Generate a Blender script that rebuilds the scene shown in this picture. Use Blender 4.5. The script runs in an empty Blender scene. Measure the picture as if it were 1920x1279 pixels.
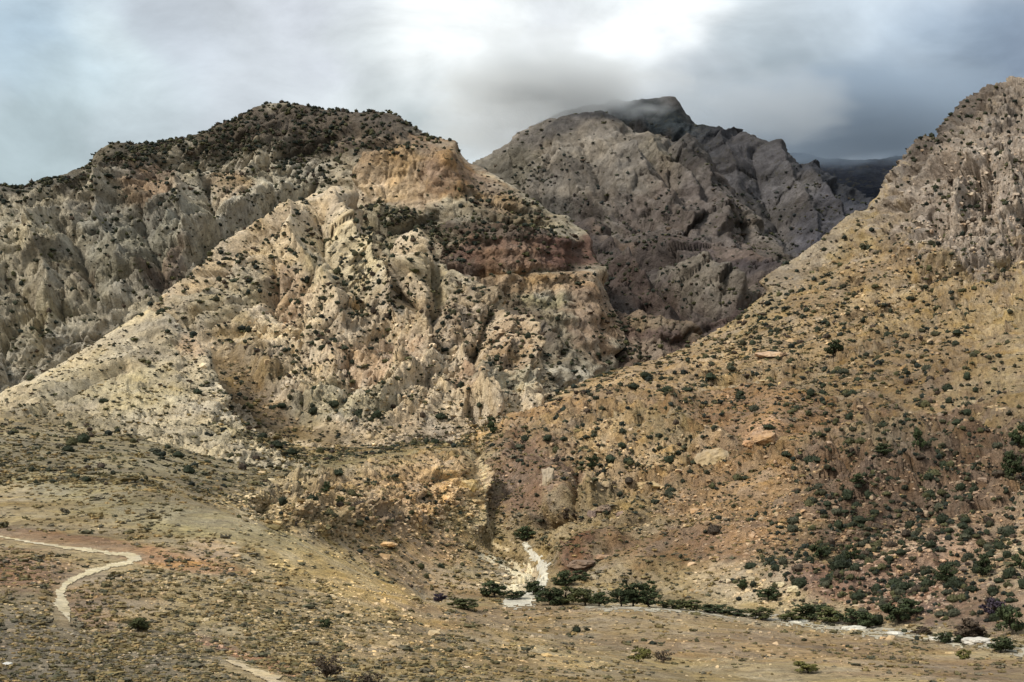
import bpy, math, random
import numpy as np
from mathutils import Vector
from mathutils.bvhtree import BVHTree

# ------------------------------------------------------------------ camera
sc = bpy.context.scene
F = 2637.0          # focal length in photo pixels (photo is 1920 wide)
HZ = 800.0          # photo row of the horizon
cam_d = bpy.data.cameras.new('camera')
cam_d.sensor_width = 36.0
cam_d.lens = 36.0 * F / 1920.0
cam_d.shift_y = (HZ - 639.5) / 1920.0
cam_d.clip_start = 0.5
cam_d.clip_end = 60000.0
cam = bpy.data.objects.new('camera', cam_d)
cam.location = (0, 0, 0)
cam.rotation_euler = (math.radians(90), 0, 0)
sc.collection.objects.link(cam)
sc.camera = cam

# ------------------------------------------------------------------ light
SUN_EL, SUN_AZ = 46.0, -62.0        # azimuth: degrees from +Y (view direction), negative = left ; sun is behind-left
SUN_AZ = -122.0
sun_dir = Vector((math.sin(math.radians(SUN_AZ)) * math.cos(math.radians(SUN_EL)),
                  math.cos(math.radians(SUN_AZ)) * math.cos(math.radians(SUN_EL)),
                  math.sin(math.radians(SUN_EL))))
sd = bpy.data.lights.new('sun', 'SUN')
sd.energy = 4.2
sd.angle = math.radians(12)
sd.color = (1.0, 0.95, 0.86)
so = bpy.data.objects.new('sun', sd)
so.rotation_euler = sun_dir.to_track_quat('Z', 'Y').to_euler()
so.location = (-300, -300, 600)
sc.collection.objects.link(so)

sc.view_settings.view_transform = 'Standard'
sc.view_settings.look = 'None'
sc.view_settings.gamma = 1.0
sc.view_settings.exposure = 0.12
sc.cycles.volume_bounces = 1
sc.cycles.max_bounces = 4
sc.cycles.diffuse_bounces = 2


def lin(r, g, b):
    def c(v):
        v /= 255.0
        return v / 12.92 if v <= 0.04045 else ((v + 0.055) / 1.055) ** 2.4
    return (c(r), c(g), c(b))


# ------------------------------------------------------------------ sky
def build_world():
    w = bpy.data.worlds.new('World')
    sc.world = w
    w.use_nodes = True
    nt = w.node_tree
    nt.nodes.clear()
    N, L = nt.nodes.new, nt.links.new
    out = N('ShaderNodeOutputWorld')
    bg = N('ShaderNodeBackground')
    bg.inputs[1].default_value = 1.0
    L(bg.outputs[0], out.inputs[0])
    tc = N('ShaderNodeTexCoord')
    # clouds are layered flat: noise looked up on direction, warped
    mp = N('ShaderNodeMapping')
    mp.inputs['Scale'].default_value = (1.0, 1.0, 1.9)
    L(tc.outputs['Generated'], mp.inputs[0])
    nz = N('ShaderNodeTexNoise')
    nz.inputs['Scale'].default_value = 3.2
    nz.inputs['Detail'].default_value = 5
    nz.inputs['Roughness'].default_value = 0.5
    L(mp.outputs[0], nz.inputs[0])
    sub = N('ShaderNodeVectorMath'); sub.operation = 'SUBTRACT'
    L(nz.outputs['Color'], sub.inputs[0])
    sub.inputs[1].default_value = (0.5, 0.5, 0.5)
    mul = N('ShaderNodeVectorMath'); mul.operation = 'SCALE'
    L(sub.outputs[0], mul.inputs[0])
    mul.inputs['Scale'].default_value = 0.19
    nz3 = N('ShaderNodeTexNoise')
    nz3.inputs['Scale'].default_value = 14.0
    nz3.inputs['Detail'].default_value = 5
    L(mp.outputs[0], nz3.inputs[0])
    sub3 = N('ShaderNodeVectorMath'); sub3.operation = 'SUBTRACT'
    L(nz3.outputs['Color'], sub3.inputs[0])
    sub3.inputs[1].default_value = (0.5, 0.5, 0.5)
    mul3 = N('ShaderNodeVectorMath'); mul3.operation = 'SCALE'
    L(sub3.outputs[0], mul3.inputs[0])
    mul3.inputs['Scale'].default_value = 0.045
    add = N('ShaderNodeVectorMath'); add.operation = 'ADD'
    L(tc.outputs['Generated'], add.inputs[0])
    L(mul.outputs[0], add.inputs[1])
    add3 = N('ShaderNodeVectorMath'); add3.operation = 'ADD'
    L(add.outputs[0], add3.inputs[0])
    L(mul3.outputs[0], add3.inputs[1])
    pts = [  # photo px, py, colour, radius(px), weight
        (30, 20, (182, 203, 222), 150, 1.2), (200, 20, (205, 216, 228), 110, .8), (20, 130, (170, 193, 212), 140, 1), (170, 110, (226, 238, 244), 90, 1.8),
        (90, 200, (205, 220, 228), 100, .9), (30, 300, (158, 172, 176), 130, 1.4), (200, 230, (190, 200, 206), 110, 1),
        (330, 90, (188, 194, 206), 150, 1.4), (420, 200, (192, 196, 204), 150, 1), (520, 40, (205, 208, 218), 130, 1), (580, 120, (196, 198, 210), 110, .9),
        (700, 90, (205, 208, 216), 110, 1), (850, 60, (262, 263, 265), 120, 3.6), (980, 70, (260, 261, 263), 130, 3.0), (740, 200, (182, 188, 190), 110, 1),
        (900, 200, (190, 194, 196), 110, 1.1), (860, 280, (150, 162, 166), 80, 1.2), (1050, 130, (206, 208, 214), 90, 1), (1140, 90, (244, 244, 248), 100, 1.6),
        (1090, 20, (210, 212, 222), 80, 1), (1240, 20, (262, 262, 265), 85, 2.4), (1300, 120, (172, 176, 184), 90, 1.2), (1330, 190, (140, 148, 156), 100, 1.2),
        (1400, 60, (184, 194, 204), 110, 1.2), (1560, 20, (200, 211, 224), 120, 1.2), (1500, 130, (132, 145, 156), 120, 1.3), (1600, 230, (106, 118, 134), 130, 1.5),
        (1420, 240, (126, 138, 148), 100, 1.2), (1640, 130, (140, 153, 168), 100, 1.2), (1700, 30, (172, 188, 208), 120, 1), (1760, 120, (110, 127, 146), 120, 1.2),
        (1870, 50, (114, 134, 158), 130, 1.2), (1850, 160, (120, 130, 154), 130, 1), (1650, 310, (80, 94, 112), 100, 1.4), (1520, 300, (92, 108, 122), 70, 1.2),
        # outside the frame: overcast all round, brighter overhead
        (-900, 0, (196, 208, 220), 700, 1.4), (-500, -700, (220, 228, 236), 700, 1.6), (960, -700, (236, 240, 244), 800, 2.0),
        (2500, -700, (205, 212, 224), 700, 1.5), (2900, 50, (140, 150, 170), 700, 1.3)]
    sumw = sumc = None
    for px, py, c, r, wgt in pts:
        v = Vector(((px - 960) / F, 1.0, (HZ - py) / F)).normalized()
        d = N('ShaderNodeVectorMath'); d.operation = 'DISTANCE'
        L(add3.outputs[0], d.inputs[0])
        d.inputs[1].default_value = v
        q = N('ShaderNodeMath'); q.operation = 'DIVIDE'
        L(d.outputs['Value'], q.inputs[0]); q.inputs[1].default_value = r / F
        p2 = N('ShaderNodeMath'); p2.operation = 'POWER'
        L(q.outputs[0], p2.inputs[0]); p2.inputs[1].default_value = 2.0
        p3 = N('ShaderNodeMath'); p3.operation = 'MULTIPLY_ADD'
        L(p2.outputs[0], p3.inputs[0]); L(p2.outputs[0], p3.inputs[1]); p3.inputs[2].default_value = 0.16
        e = N('ShaderNodeMath'); e.operation = 'DIVIDE'
        e.inputs[0].default_value = wgt
        L(p3.outputs[0], e.inputs[1])
        sc_ = N('ShaderNodeVectorMath'); sc_.operation = 'SCALE'
        cc = lin(*c); sc_.inputs[0].default_value = (cc[0] * 1.01, cc[1] * 1.04, cc[2] * 1.02)
        L(e.outputs[0], sc_.inputs['Scale'])
        if sumw is None:
            sumw, sumc = e.outputs[0], sc_.outputs[0]
        else:
            a = N('ShaderNodeMath'); a.operation = 'ADD'
            L(sumw, a.inputs[0]); L(e.outputs[0], a.inputs[1]); sumw = a.outputs[0]
            b = N('ShaderNodeVectorMath'); b.operation = 'ADD'
            L(sumc, b.inputs[0]); L(sc_.outputs[0], b.inputs[1]); sumc = b.outputs[0]
    inv = N('ShaderNodeMath'); inv.operation = 'DIVIDE'
    inv.inputs[0].default_value = 1.0
    L(sumw, inv.inputs[1])
    cl = N('ShaderNodeVectorMath'); cl.operation = 'SCALE'
    L(sumc, cl.inputs[0]); L(inv.outputs[0], cl.inputs['Scale'])
    # wisps
    nz2 = N('ShaderNodeTexNoise')
    nz2.inputs['Scale'].default_value = 9.0
    nz2.inputs['Detail'].default_value = 9
    nz2.inputs['Roughness'].default_value = 0.6
    nz2.inputs['Distortion'].default_value = 0.4
    L(mp.outputs[0], nz2.inputs[0])
    mr = N('ShaderNodeMapRange')
    mr.inputs[1].default_value = 0.3; mr.inputs[2].default_value = 0.7
    mr.inputs[3].default_value = 0.80; mr.inputs[4].default_value = 1.20
    L(nz2.outputs[0], mr.inputs[0])
    cl2 = N('ShaderNodeVectorMath'); cl2.operation = 'SCALE'
    L(cl.outputs[0], cl2.inputs[0]); L(mr.outputs[0], cl2.inputs['Scale'])
    # thin spots let the blue sky through
    sky = N('ShaderNodeTexSky')
    sky.sky_type = 'NISHITA'
    sky.sun_disc = False
    sky.sun_elevation = math.radians(SUN_EL)
    sky.sun_rotation = math.radians(SUN_AZ)
    ss = N('ShaderNodeVectorMath'); ss.operation = 'SCALE'
    ss.inputs['Scale'].default_value = 0.1
    L(sky.outputs[0], ss.inputs[0])
    mx = N('ShaderNodeMix'); mx.data_type = 'RGBA'
    mx.inputs[0].default_value = 0.96
    L(ss.outputs[0], mx.inputs[6]); L(cl2.outputs[0], mx.inputs[7])
    L(mx.outputs[2], bg.inputs[0])


build_world()

# ------------------------------------------------------------------ helpers
rng = np.random.default_rng(11)
_perm = rng.permutation(512).astype(np.int32)
_perm = np.concatenate([_perm % 512, _perm % 512])
_g = rng.normal(size=(512, 3)); _g /= np.linalg.norm(_g, axis=1)[:, None]
_g = _g.astype(np.float32)


def pnoise(x, y, z):
    xi = np.floor(x).astype(np.int64); yi = np.floor(y).astype(np.int64); zi = np.floor(z).astype(np.int64)
    fx = (x - xi).astype(np.float32); fy = (y - yi).astype(np.float32); fz = (z - zi).astype(np.float32)
    u = fx * fx * fx * (fx * (fx * 6 - 15) + 10)
    v = fy * fy * fy * (fy * (fy * 6 - 15) + 10)
    w = fz * fz * fz * (fz * (fz * 6 - 15) + 10)
    res = None
    vals = []
    for dx in (0, 1):
        hx = _perm[(xi + dx) & 511]
        for dy in (0, 1):
            hy = _perm[(hx + yi + dy) & 511]
            for dz in (0, 1):
                h = _perm[(hy + zi + dz) & 511]
                g = _g[h]
                vals.append(g[..., 0] * (fx - dx) + g[..., 1] * (fy - dy) + g[..., 2] * (fz - dz))
    c000, c001, c010, c011, c100, c101, c110, c111 = vals
    a = c000 + w * (c001 - c000); b = c010 + w * (c011 - c010)
    c = c100 + w * (c101 - c100); d = c110 + w * (c111 - c110)
    e = a + v * (b - a); f = c + v * (d - c)
    return (e + u * (f - e)) * 1.5


def fbm(P, scale, octs=4, gain=0.5, off=0.0, ridged=False):
    t = 0.0; a = 1.0; s = 1.0 / scale; tot = 0
    for i in range(octs):
        n = pnoise(P[..., 0] * s + off + 17.3 * i, P[..., 1] * s + off * .7 + 5.1 * i, P[..., 2] * s - off + 3.7 * i)
        if ridged:
            n = 1 - 2 * np.abs(n) * 1.4
        t = t + a * n; tot += a
        a *= gain; s *= 2.03
    return t / tot


def aniso(P, ang, stretch, ystretch=1.0):
    """noise coordinates stretched along a line that leans by ang degrees from level in the x-z plane"""
    c, s = math.cos(math.radians(ang)), math.sin(math.radians(ang))
    a = (P[..., 0] * c + P[..., 2] * s) / stretch
    b = -P[..., 0] * s + P[..., 2] * c
    return np.stack([a, P[..., 1] / ystretch, b], -1)


def blocks(P, scale, seed=0, crack=.35, tilt=1.1):
    """angular blocks with joints between them (cellular), about -1..1"""
    Q = (P / scale + seed * 7.31)
    shp = Q.shape[:-1]
    Q = Q.reshape(-1, 3)
    out = np.empty(len(Q), np.float32)
    for a in range(0, len(Q), 150000):
        q = Q[a:a + 150000]
        qi = np.floor(q).astype(np.int64)
        f1 = np.full(len(q), 9.0); f2 = np.full(len(q), 9.0); val = np.zeros(len(q))
        for dx in (-1, 0, 1):
            for dy in (-1, 0, 1):
                for dz in (-1, 0, 1):
                    c = qi + (dx, dy, dz)
                    h = _perm[(_perm[(_perm[c[:, 0] & 511] + c[:, 1]) & 511] + c[:, 2]) & 511]
                    g = _g[h]
                    rel = q - (c + 0.5 + 0.42 * g)
                    d = (rel * rel).sum(1)
                    v = ((h * 37) % 101) / 50.0 - 1.0 + tilt * (rel * _g[(h * 7 + 3) & 511]).sum(1) * 2
                    closer = d < f1
                    f2 = np.where(closer, f1, np.minimum(f2, d))
                    val = np.where(closer, v, val)
                    f1 = np.where(closer, d, f1)
        e = np.sqrt(f2) - np.sqrt(f1)
        out[a:a + 150000] = val * .5 - crack * np.exp(-e / .07) * 2
    return out.reshape(shp)


def slabs(P, ang, period, amp, seed, warp=1.0):
    """tilted beds: each one stands out at its upper edge and runs back to the next, and is broken across here and there"""
    W = P + fbm(P, period * 7, 4, .55, seed)[..., None] * period * 2.0 * warp
    q = aniso(W, ang, 1.0)
    along = q[..., 0] / (period * 5)
    h = 0
    for o in range(3):
        u = q[..., 2] / period + pnoise(along * (1 + o), q[..., 1] / period * .15, along * 0 + seed + o) * 1.2
        k = np.floor(u); f = u - k
        r = pnoise(k * .37 + .21, along * 1.7 + k * 3.3, k * 0 + seed * 1.3 + o)
        prof = np.where(f < .88, f / .88, (1 - f) / .12)
        h = h + amp * prof * np.clip(.55 + 1.5 * r, 0.05, 1.4)
        period *= .4; amp *= .45
    return h


def crags(P, ang, stretch, scale, seed, amp, octs=3, warp=.35, ys=1.5):
    """jointed slabs lying along a line that leans ang degrees, in several sizes"""
    W = P + np.stack([fbm(P, scale * 1.3, 3, .5, seed + 2), fbm(P, scale * 1.3, 3, .5, seed + 5), fbm(P, scale * 1.3, 3, .5, seed + 8)], -1) * scale * warp
    h = 0
    for o in range(octs):
        h = h + amp * blocks(aniso(W, ang + (7 if o % 2 else -5), stretch, ys), scale, seed + o * 3)
        scale *= .42; amp *= .5
    return h


def smooth1(a, sig, axis):
    if sig < 0.3:
        return a
    r = int(math.ceil(3 * sig))
    k = np.exp(-0.5 * (np.arange(-r, r + 1) / sig) ** 2); k /= k.sum()
    pad = [(0, 0)] * a.ndim; pad[axis] = (r, r)
    b = np.pad(a, pad, mode='edge')
    out = np.zeros_like(a)
    n = a.shape[axis]
    for i, kk in enumerate(k):
        sl = [slice(None)] * a.ndim; sl[axis] = slice(i, i + n)
        out += kk * b[tuple(sl)]
    return out


def sstep(x, a, b):
    t = np.clip((x - a) / (b - a), 0, 1)
    return t * t * (3 - 2 * t)


def seg_dist(px, py, poly):
    """distance to a polyline, the signed side of it and how far along it"""
    best = np.full(px.shape, 1e9); side = np.zeros(px.shape); along = np.zeros(px.shape)
    n = len(poly) - 1
    for i in range(n):
        (x0, y0), (x1, y1) = poly[i][:2], poly[i + 1][:2]
        dx, dy = x1 - x0, y1 - y0
        L2 = dx * dx + dy * dy
        t = np.clip(((px - x0) * dx + (py - y0) * dy) / L2, 0, 1)
        ex, ey = px - (x0 + t * dx), py - (y0 + t * dy)
        d = np.hypot(ex, ey)
        m = d < best
        best = np.where(m, d, best)
        side = np.where(m, np.sign(dx * ey - dy * ex), side)
        along = np.where(m, (i + t) / n, along)
    return best, side, along


def blob(px, py, cx, cy, rx, ry, rot=0.0, soft=0.5, warp=None):
    c, s = math.cos(math.radians(rot)), math.sin(math.radians(rot))
    dx, dy = px - cx, py - cy
    u = (dx * c - dy * s) / rx; v = (dx * s + dy * c) / ry
    r = np.sqrt(u * u + v * v)
    if warp is not None:
        r = r + warp
    return 1 - sstep(r, 1 - soft, 1 + soft)


def set_tag(o, kind=None, label=None, category=None, group=None):
    if kind: o['kind'] = kind
    if label: o['label'] = label
    if category: o['category'] = category
    if group: o['group'] = group
    return o


def mesh_np(name, V, faces4=None, faces3=None, cols=None, smooth=True, extra=None):
    me = bpy.data.meshes.new(name)
    V = np.asarray(V, dtype=np.float32)
    me.vertices.add(len(V)); me.vertices.foreach_set('co', V.ravel())
    f4 = np.zeros((0, 4), np.int32) if faces4 is None else np.asarray(faces4, np.int32)
    f3 = np.zeros((0, 3), np.int32) if faces3 is None else np.asarray(faces3, np.int32)
    idx = np.concatenate([f4.ravel(), f3.ravel()])
    me.loops.add(len(idx)); me.loops.foreach_set('vertex_index', idx)
    st = np.concatenate([np.arange(len(f4)) * 4, len(f4) * 4 + np.arange(len(f3)) * 3]).astype(np.int32)
    me.polygons.add(len(st)); me.polygons.foreach_set('loop_start', st)
    me.polygons.foreach_set('use_smooth', np.full(len(st), smooth))
    if cols is not None:
        at = me.attributes.new('Col', 'FLOAT_COLOR', 'POINT')
        c4 = np.ones((len(V), 4), np.float32); c4[:, :3] = cols
        at.data.foreach_set('color', c4.ravel())
    for k, v in (extra or {}).items():
        at = me.attributes.new(k, 'FLOAT', 'POINT')
        at.data.foreach_set('value', np.asarray(v, np.float32).ravel())
    me.update(calc_edges=True)
    me.validate()
    return me


def link(o):
    sc.collection.objects.link(o)
    return o


# ------------------------------------------------------------------ materials
def rock_material(name, fine=1.0, bump=1.0, speck=0.35, rough=0.95, streak=0.0, scrub=0.5, scrub_shade_col=(0.055, 0.050, 0.033)):
    """rock and soil: the tint of each stretch of ground comes from 'Col', mottled by noise at many sizes"""
    m = bpy.data.materials.new(name); m.use_nodes = True
    nt = m.node_tree; N, L = nt.nodes.new, nt.links.new
    b = nt.nodes['Principled BSDF']
    b.inputs['Roughness'].default_value = rough
    b.inputs['Specular IOR Level'].default_value = 0.1
    tc = N('ShaderNodeTexCoord')
    at = N('ShaderNodeAttribute'); at.attribute_name = 'Col'

    def noise(scale, detail, r, vec=None, dist=0.0):
        n = N('ShaderNodeTexNoise')
        n.inputs['Scale'].default_value = scale
        n.inputs['Detail'].default_value = detail
        n.inputs['Roughness'].default_value = r
        n.inputs['Distortion'].default_value = dist
        L(vec or tc.outputs['Object'], n.inputs[0])
        return n

    def mrange(src, a, b_, c, d):
        r = N('ShaderNodeMapRange')
        r.inputs[1].default_value = a; r.inputs[2].default_value = b_
        r.inputs[3].default_value = c; r.inputs[4].default_value = d
        L(src, r.inputs[0])
        return r.outputs[0]
    n1 = noise(0.012 * fine, 9, 0.66)
    n2 = noise(0.16 * fine, 8, 0.72)
    n3 = noise(0.03 * fine, 6, 0.6, dist=0.6)
    # low dry plants and lichen, plus small shadows painted as dark mottles
    n4 = noise(0.22 * fine, 4, 0.7, dist=0.5)
    n5 = noise(0.02 * fine, 4, 0.6)
    k1 = mrange(n1.outputs[0], 0.32, 0.68, 1 - speck, 1 + speck)
    k2 = mrange(n2.outputs[0], 0.32, 0.68, 1 - speck * 1.1, 1 + speck * 1.1)
    mm = N('ShaderNodeMath'); mm.operation = 'MULTIPLY'
    L(k1, mm.inputs[0]); L(k2, mm.inputs[1])
    # warm / cool drift of the stone
    hs = N('ShaderNodeHueSaturation')
    L(at.outputs['Color'], hs.inputs['Color'])
    L(mrange(n3.outputs[0], 0.3, 0.7, 0.68, 1.05), hs.inputs['Saturation'])
    L(mrange(n1.outputs[0], 0.3, 0.7, 0.495, 0.505), hs.inputs['Hue'])
    vs = N('ShaderNodeVectorMath'); vs.operation = 'SCALE'
    L(hs.outputs[0], vs.inputs[0])
    last = mm.outputs[0]
    if streak > 0:
        mp = N('ShaderNodeMapping'); mp.inputs['Scale'].default_value = (1, 1, 0.12)
        L(tc.outputs['Object'], mp.inputs[0])
        ns = noise(0.09 * fine, 5, 0.6, mp.outputs[0])
        m3 = N('ShaderNodeMath'); m3.operation = 'MULTIPLY'
        L(last, m3.inputs[0]); L(mrange(ns.outputs[0], 0.35, 0.65, 1 - streak, 1 + streak * .6), m3.inputs[1])
        last = m3.outputs[0]
    L(last, vs.inputs['Scale'])
    t5 = mrange(n5.outputs[0], 0.3, 0.7, 0.62, 0.52)
    sb = N('ShaderNodeMath'); sb.operation = 'SUBTRACT'
    L(n4.outputs[0], sb.inputs[0]); L(t5, sb.inputs[1])
    gm = mrange(sb.outputs[0], 0.0, 0.05, 0.0, scrub)
    mix = N('ShaderNodeMix'); mix.data_type = 'RGBA'
    L(gm, mix.inputs[0]); L(vs.outputs[0], mix.inputs[6])
    mix.inputs[7].default_value = (*scrub_shade_col, 1)
    L(mix.outputs[2], b.inputs['Base Color'])
    bp = N('ShaderNodeBump')
    bp.inputs['Strength'].default_value = 1.0
    bp.inputs['Distance'].default_value = 5.5 / fine * bump
    nb = noise(0.10 * fine, 10, 0.68, dist=0.3)
    L(nb.outputs[0], bp.inputs['Height'])
    bp2 = N('ShaderNodeBump')
    bp2.inputs['Strength'].default_value = 0.7
    bp2.inputs['Distance'].default_value = 22.0 / fine * bump
    L(n1.outputs[0], bp2.inputs['Height'])
    L(bp2.outputs[0], bp.inputs['Normal'])
    L(bp.outputs[0], b.inputs['Normal'])
    return m


def leaf_material(name, col, var=0.5, use_attr=False):
    m = bpy.data.materials.new(name); m.use_nodes = True
    nt = m.node_tree; N, L = nt.nodes.new, nt.links.new
    b = nt.nodes['Principled BSDF']
    b.inputs['Roughness'].default_value = 0.8
    b.inputs['Specular IOR Level'].default_value = 0.15
    geo = N('ShaderNodeNewGeometry')
    oi = N('ShaderNodeObjectInfo')
    n = N('ShaderNodeTexNoise'); n.inputs['Scale'].default_value = 1.3; n.inputs['Detail'].default_value = 4
    L(geo.outputs['Position'], n.inputs[0])
    a = N('ShaderNodeMath'); a.operation = 'MULTIPLY_ADD'
    L(n.outputs[0], a.inputs[0]); a.inputs[1].default_value = 1.2; a.inputs[2].default_value = 0.1
    c = N('ShaderNodeMath'); c.operation = 'MULTIPLY_ADD'
    L(oi.outputs['Random'], c.inputs[0]); c.inputs[1].default_value = var; c.inputs[2].default_value = 1.0 - var * 0.5
    d = N('ShaderNodeMath'); d.operation = 'MULTIPLY'
    L(a.outputs[0], d.inputs[0]); L(c.outputs[0], d.inputs[1])
    v = N('ShaderNodeVectorMath'); v.operation = 'SCALE'
    if use_attr:
        at = N('ShaderNodeAttribute'); at.attribute_name = 'Col'
        L(at.outputs['Color'], v.inputs[0])
    else:
        v.inputs[0].default_value = col
    L(d.outputs[0], v.inputs['Scale'])
    L(v.outputs[0], b.inputs['Base Color'])
    return m


# ------------------------------------------------------------------ terrain sheets
SHEETS = []


def sheet(name, curves, px0, px1, step, base, disp, paint, mat, sm_u=4, sm_t=4, max_rows=500, rowmin=3, stepv=None, zk=.4):
    stepv = stepv or step
    U = np.arange(px0, px1 + step, step, dtype=np.float64)
    PY, D = [], []
    for c in curves:
        c = sorted(c)
        x = [q[0] for q in c]
        PY.append(np.interp(U, x, [q[1] for q in c])); D.append(np.interp(U, x, [q[2] for q in c]))
    PY = np.array(PY); D = np.array(D)
    PY = smooth1(PY, sm_u / step, 1); D = smooth1(D, 14 / step, 1)
    rows_py, rows_d = [], []
    for k in range(len(curves) - 1):
        hidden = (PY[k + 1] - PY[k]) > 0
        span = np.percentile(np.abs(PY[k + 1] - PY[k]), 85)
        if hidden.mean() > 0.7:
            n = 14
        else:
            n = int(max(rowmin, min(max_rows, span / stepv)))
        for i in range(n):
            t = i / n
            rows_py.append(PY[k] * (1 - t) + PY[k + 1] * t)
            ld = np.log(D[k]) * (1 - t) + np.log(D[k + 1]) * t
            rows_d.append(np.exp(ld))
    rows_py.append(PY[-1]); rows_d.append(D[-1])
    py = np.array(rows_py); d = np.array(rows_d)
    px = np.broadcast_to(U, py.shape).copy()
    X = (px - 960) / F * d; Z = (HZ - py) / F * d
    P = np.stack([X, d, Z], -1)
    P[..., 1] = smooth1(P[..., 1], sm_t, 0); P[..., 2] = smooth1(P[..., 2], sm_t, 0)
    P[..., 0] = (px - 960) / F * P[..., 1]
    py = HZ - P[..., 2] / P[..., 1] * F
    # normals from the smooth form
    gu = np.gradient(P, axis=1); gt = np.gradient(P, axis=0)
    nrm = np.cross(gu, gt); nrm /= np.linalg.norm(nrm, axis=-1)[..., None] + 1e-9
    nrm = smooth1(smooth1(nrm, 6, 0), 6, 1)
    nrm /= np.linalg.norm(nrm, axis=-1)[..., None] + 1e-9
    flip = (nrm[..., 2] < 0) & (nrm[..., 1] > 0)
    nrm[flip] *= -1
    h = disp(P, px, py)
    # rock stands out of the slope sideways more than upwards
    nd = nrm * np.array([1, 1, zk]); nd /= np.linalg.norm(nd, axis=-1)[..., None] + 1e-9
    steep = np.clip(1 - np.abs(nrm[..., 2:3]) * 1.0, 0, 1)
    flat_ = sstep(np.abs(nrm[..., 2:3]), .9, .98)
    nd = nd * (1 - flat_) + nrm * flat_
    Q = P + nd * h[..., None]
    cols = np.empty(P.shape, np.float32); cols[:] = lin(*base)
    cols = paint(cols, P, px, py, h)
    R, C = py.shape
    i = np.arange(R - 1)[:, None] * C + np.arange(C - 1)[None, :]
    f = np.stack([i, i + 1, i + C + 1, i + C], -1).reshape(-1, 4)
    me = mesh_np(name, Q.reshape(-1, 3), faces4=f, cols=cols.reshape(-1, 3))
    me.materials.append(mat)
    o = link(bpy.data.objects.new(name, me))
    set_tag(o, kind='structure')
    gu = np.gradient(Q, axis=1); gt = np.gradient(Q, axis=0)
    nn = np.cross(gu, gt); nn /= np.linalg.norm(nn, axis=-1)[..., None] + 1e-9
    SHEETS.append(dict(name=name, P=Q.astype(np.float32).reshape(-1, 3), N=nn.astype(np.float32).reshape(-1, 3), obj=o, faces=f, C=cols.astype(np.float32).reshape(-1, 3)))
    return o


def back(curve, dpy=70, dd=1.07):
    return [(a, b + dpy, c * dd) for a, b, c in curve]


def warp_of(P, scale, amp, off=0.0):
    return fbm(P, scale, 4, 0.55, off) * amp


def painter(blobs, wscale, wamp=0.8, seed=3.0, bed=None, gain=(1, 1, 1)):
    """regional rock and soil colours, some with cloud shade painted in: (colour, strength, cx, cy, rx, ry, rot)"""
    def paint(cols, P, px, py, h):
        w = warp_of(P, wscale, wamp, seed)
        w2 = warp_of(P, wscale * .23, wamp * .7, seed + 9)
        for c, s, cx, cy, rx, ry, rot in blobs:
            m = blob(px, py, cx, cy, rx, ry, rot, 0.35, w + w2) * s
            cols = cols * (1 - m[..., None]) + m[..., None] * np.array(lin(*c), np.float32)
        if bed:
            ang, period, k = bed
            W = P + fbm(P, period * 9, 3, .5, 7)[..., None] * period * 2.2
            q = aniso(W, ang, 1.0)
            z = q[..., 2] / period
            n = pnoise(z, z * 0 + .5 + q[..., 0] / period * .04, z * 0 + .3) + .7 * pnoise(z * 2.7, z * 0 + 3.5 + q[..., 0] / period * .1, z * 0 + 5.3)
            f = 1 + k * np.clip(n * 1.5, -1, 1)
            cols = cols * np.stack([f, f ** 1.05, f ** 1.15], -1)
        return cols * np.array(gain, np.float32)
    return paint


STROKE_K = 0.95


def strokes(px, py, d, items, wob=None):
    """hand-placed ribs (+) and gullies (-): (amp m, width px, polyline); 'step' rises on the right-hand side of the line"""
    h = np.zeros(px.shape)
    if wob is not None:
        px = px + wob; py = py + wob * .6
    for it in items:
        kind, amp, wd, poly = it
        amp = amp * STROKE_K
        wd = wd * 1.15
        dist, side, al = seg_dist(px, py, poly)
        ends = sstep(np.minimum(al, 1 - al), -0.001, 0.06)
        if kind == 'rib':
            h += amp * np.exp(-dist / wd) * ends
        elif kind == 'step':
            h += amp * np.tanh(side * dist / wd) * np.exp(-(dist / (wd * 6)) ** 2) * ends
        elif kind == 'lump':
            h += amp * np.exp(-(dist / wd) ** 2)
    return h


# ---- far range in the saddle, its colour darkened for the cloud shading
def disp_a(P, px, py):
    return fbm(P, 500, 5, 0.5, 3, True) * 45


rA = [(1000, 330, 5200), (1300, 300, 5200), (1440, 288, 5000), (1500, 292, 5000), (1560, 297, 5000), (1620, 300, 5000), (1700, 292, 5000), (1800, 270, 5000), (2300, 240, 5000)]
mat_far = rock_material('far_rock', fine=0.25, bump=1.0, speck=0.3)
sheet('far_range', [[(a, 640, 3700) for a, _, _ in rA], [(a, 470, 4200) for a, _, _ in rA], rA, back(rA), [(a, b + 400, c * 1.3) for a, b, c in rA]],
      1000, 2300, 5, (34, 38, 48), disp_a,
      painter([((28, 32, 42), .9, 1640, 350, 200, 60, 0)], 400), mat_far)

# ---- summit behind and its long right shoulder, cloud shade painted into the rock
rB0 = [(860, 400, 3300), (960, 300, 3250), (1010, 238, 3200), (1050, 208, 3200), (1100, 192, 3200), (1150, 186, 3200), (1200, 187, 3200), (1232, 178, 3200),
       (1262, 176, 3200), (1273, 190, 3200), (1280, 208, 3200), (1303, 232, 3180), (1325, 248, 3160), (1355, 262, 3130), (1400, 266, 3100), (1430, 277, 3060), (1448, 292, 3030),
       (1465, 310, 3000), (1510, 326, 2980), (1560, 345, 2950), (1600, 368, 2920), (1640, 395, 2900), (1700, 430, 2880), (1900, 470, 2850), (2200, 500, 2850)]


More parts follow.
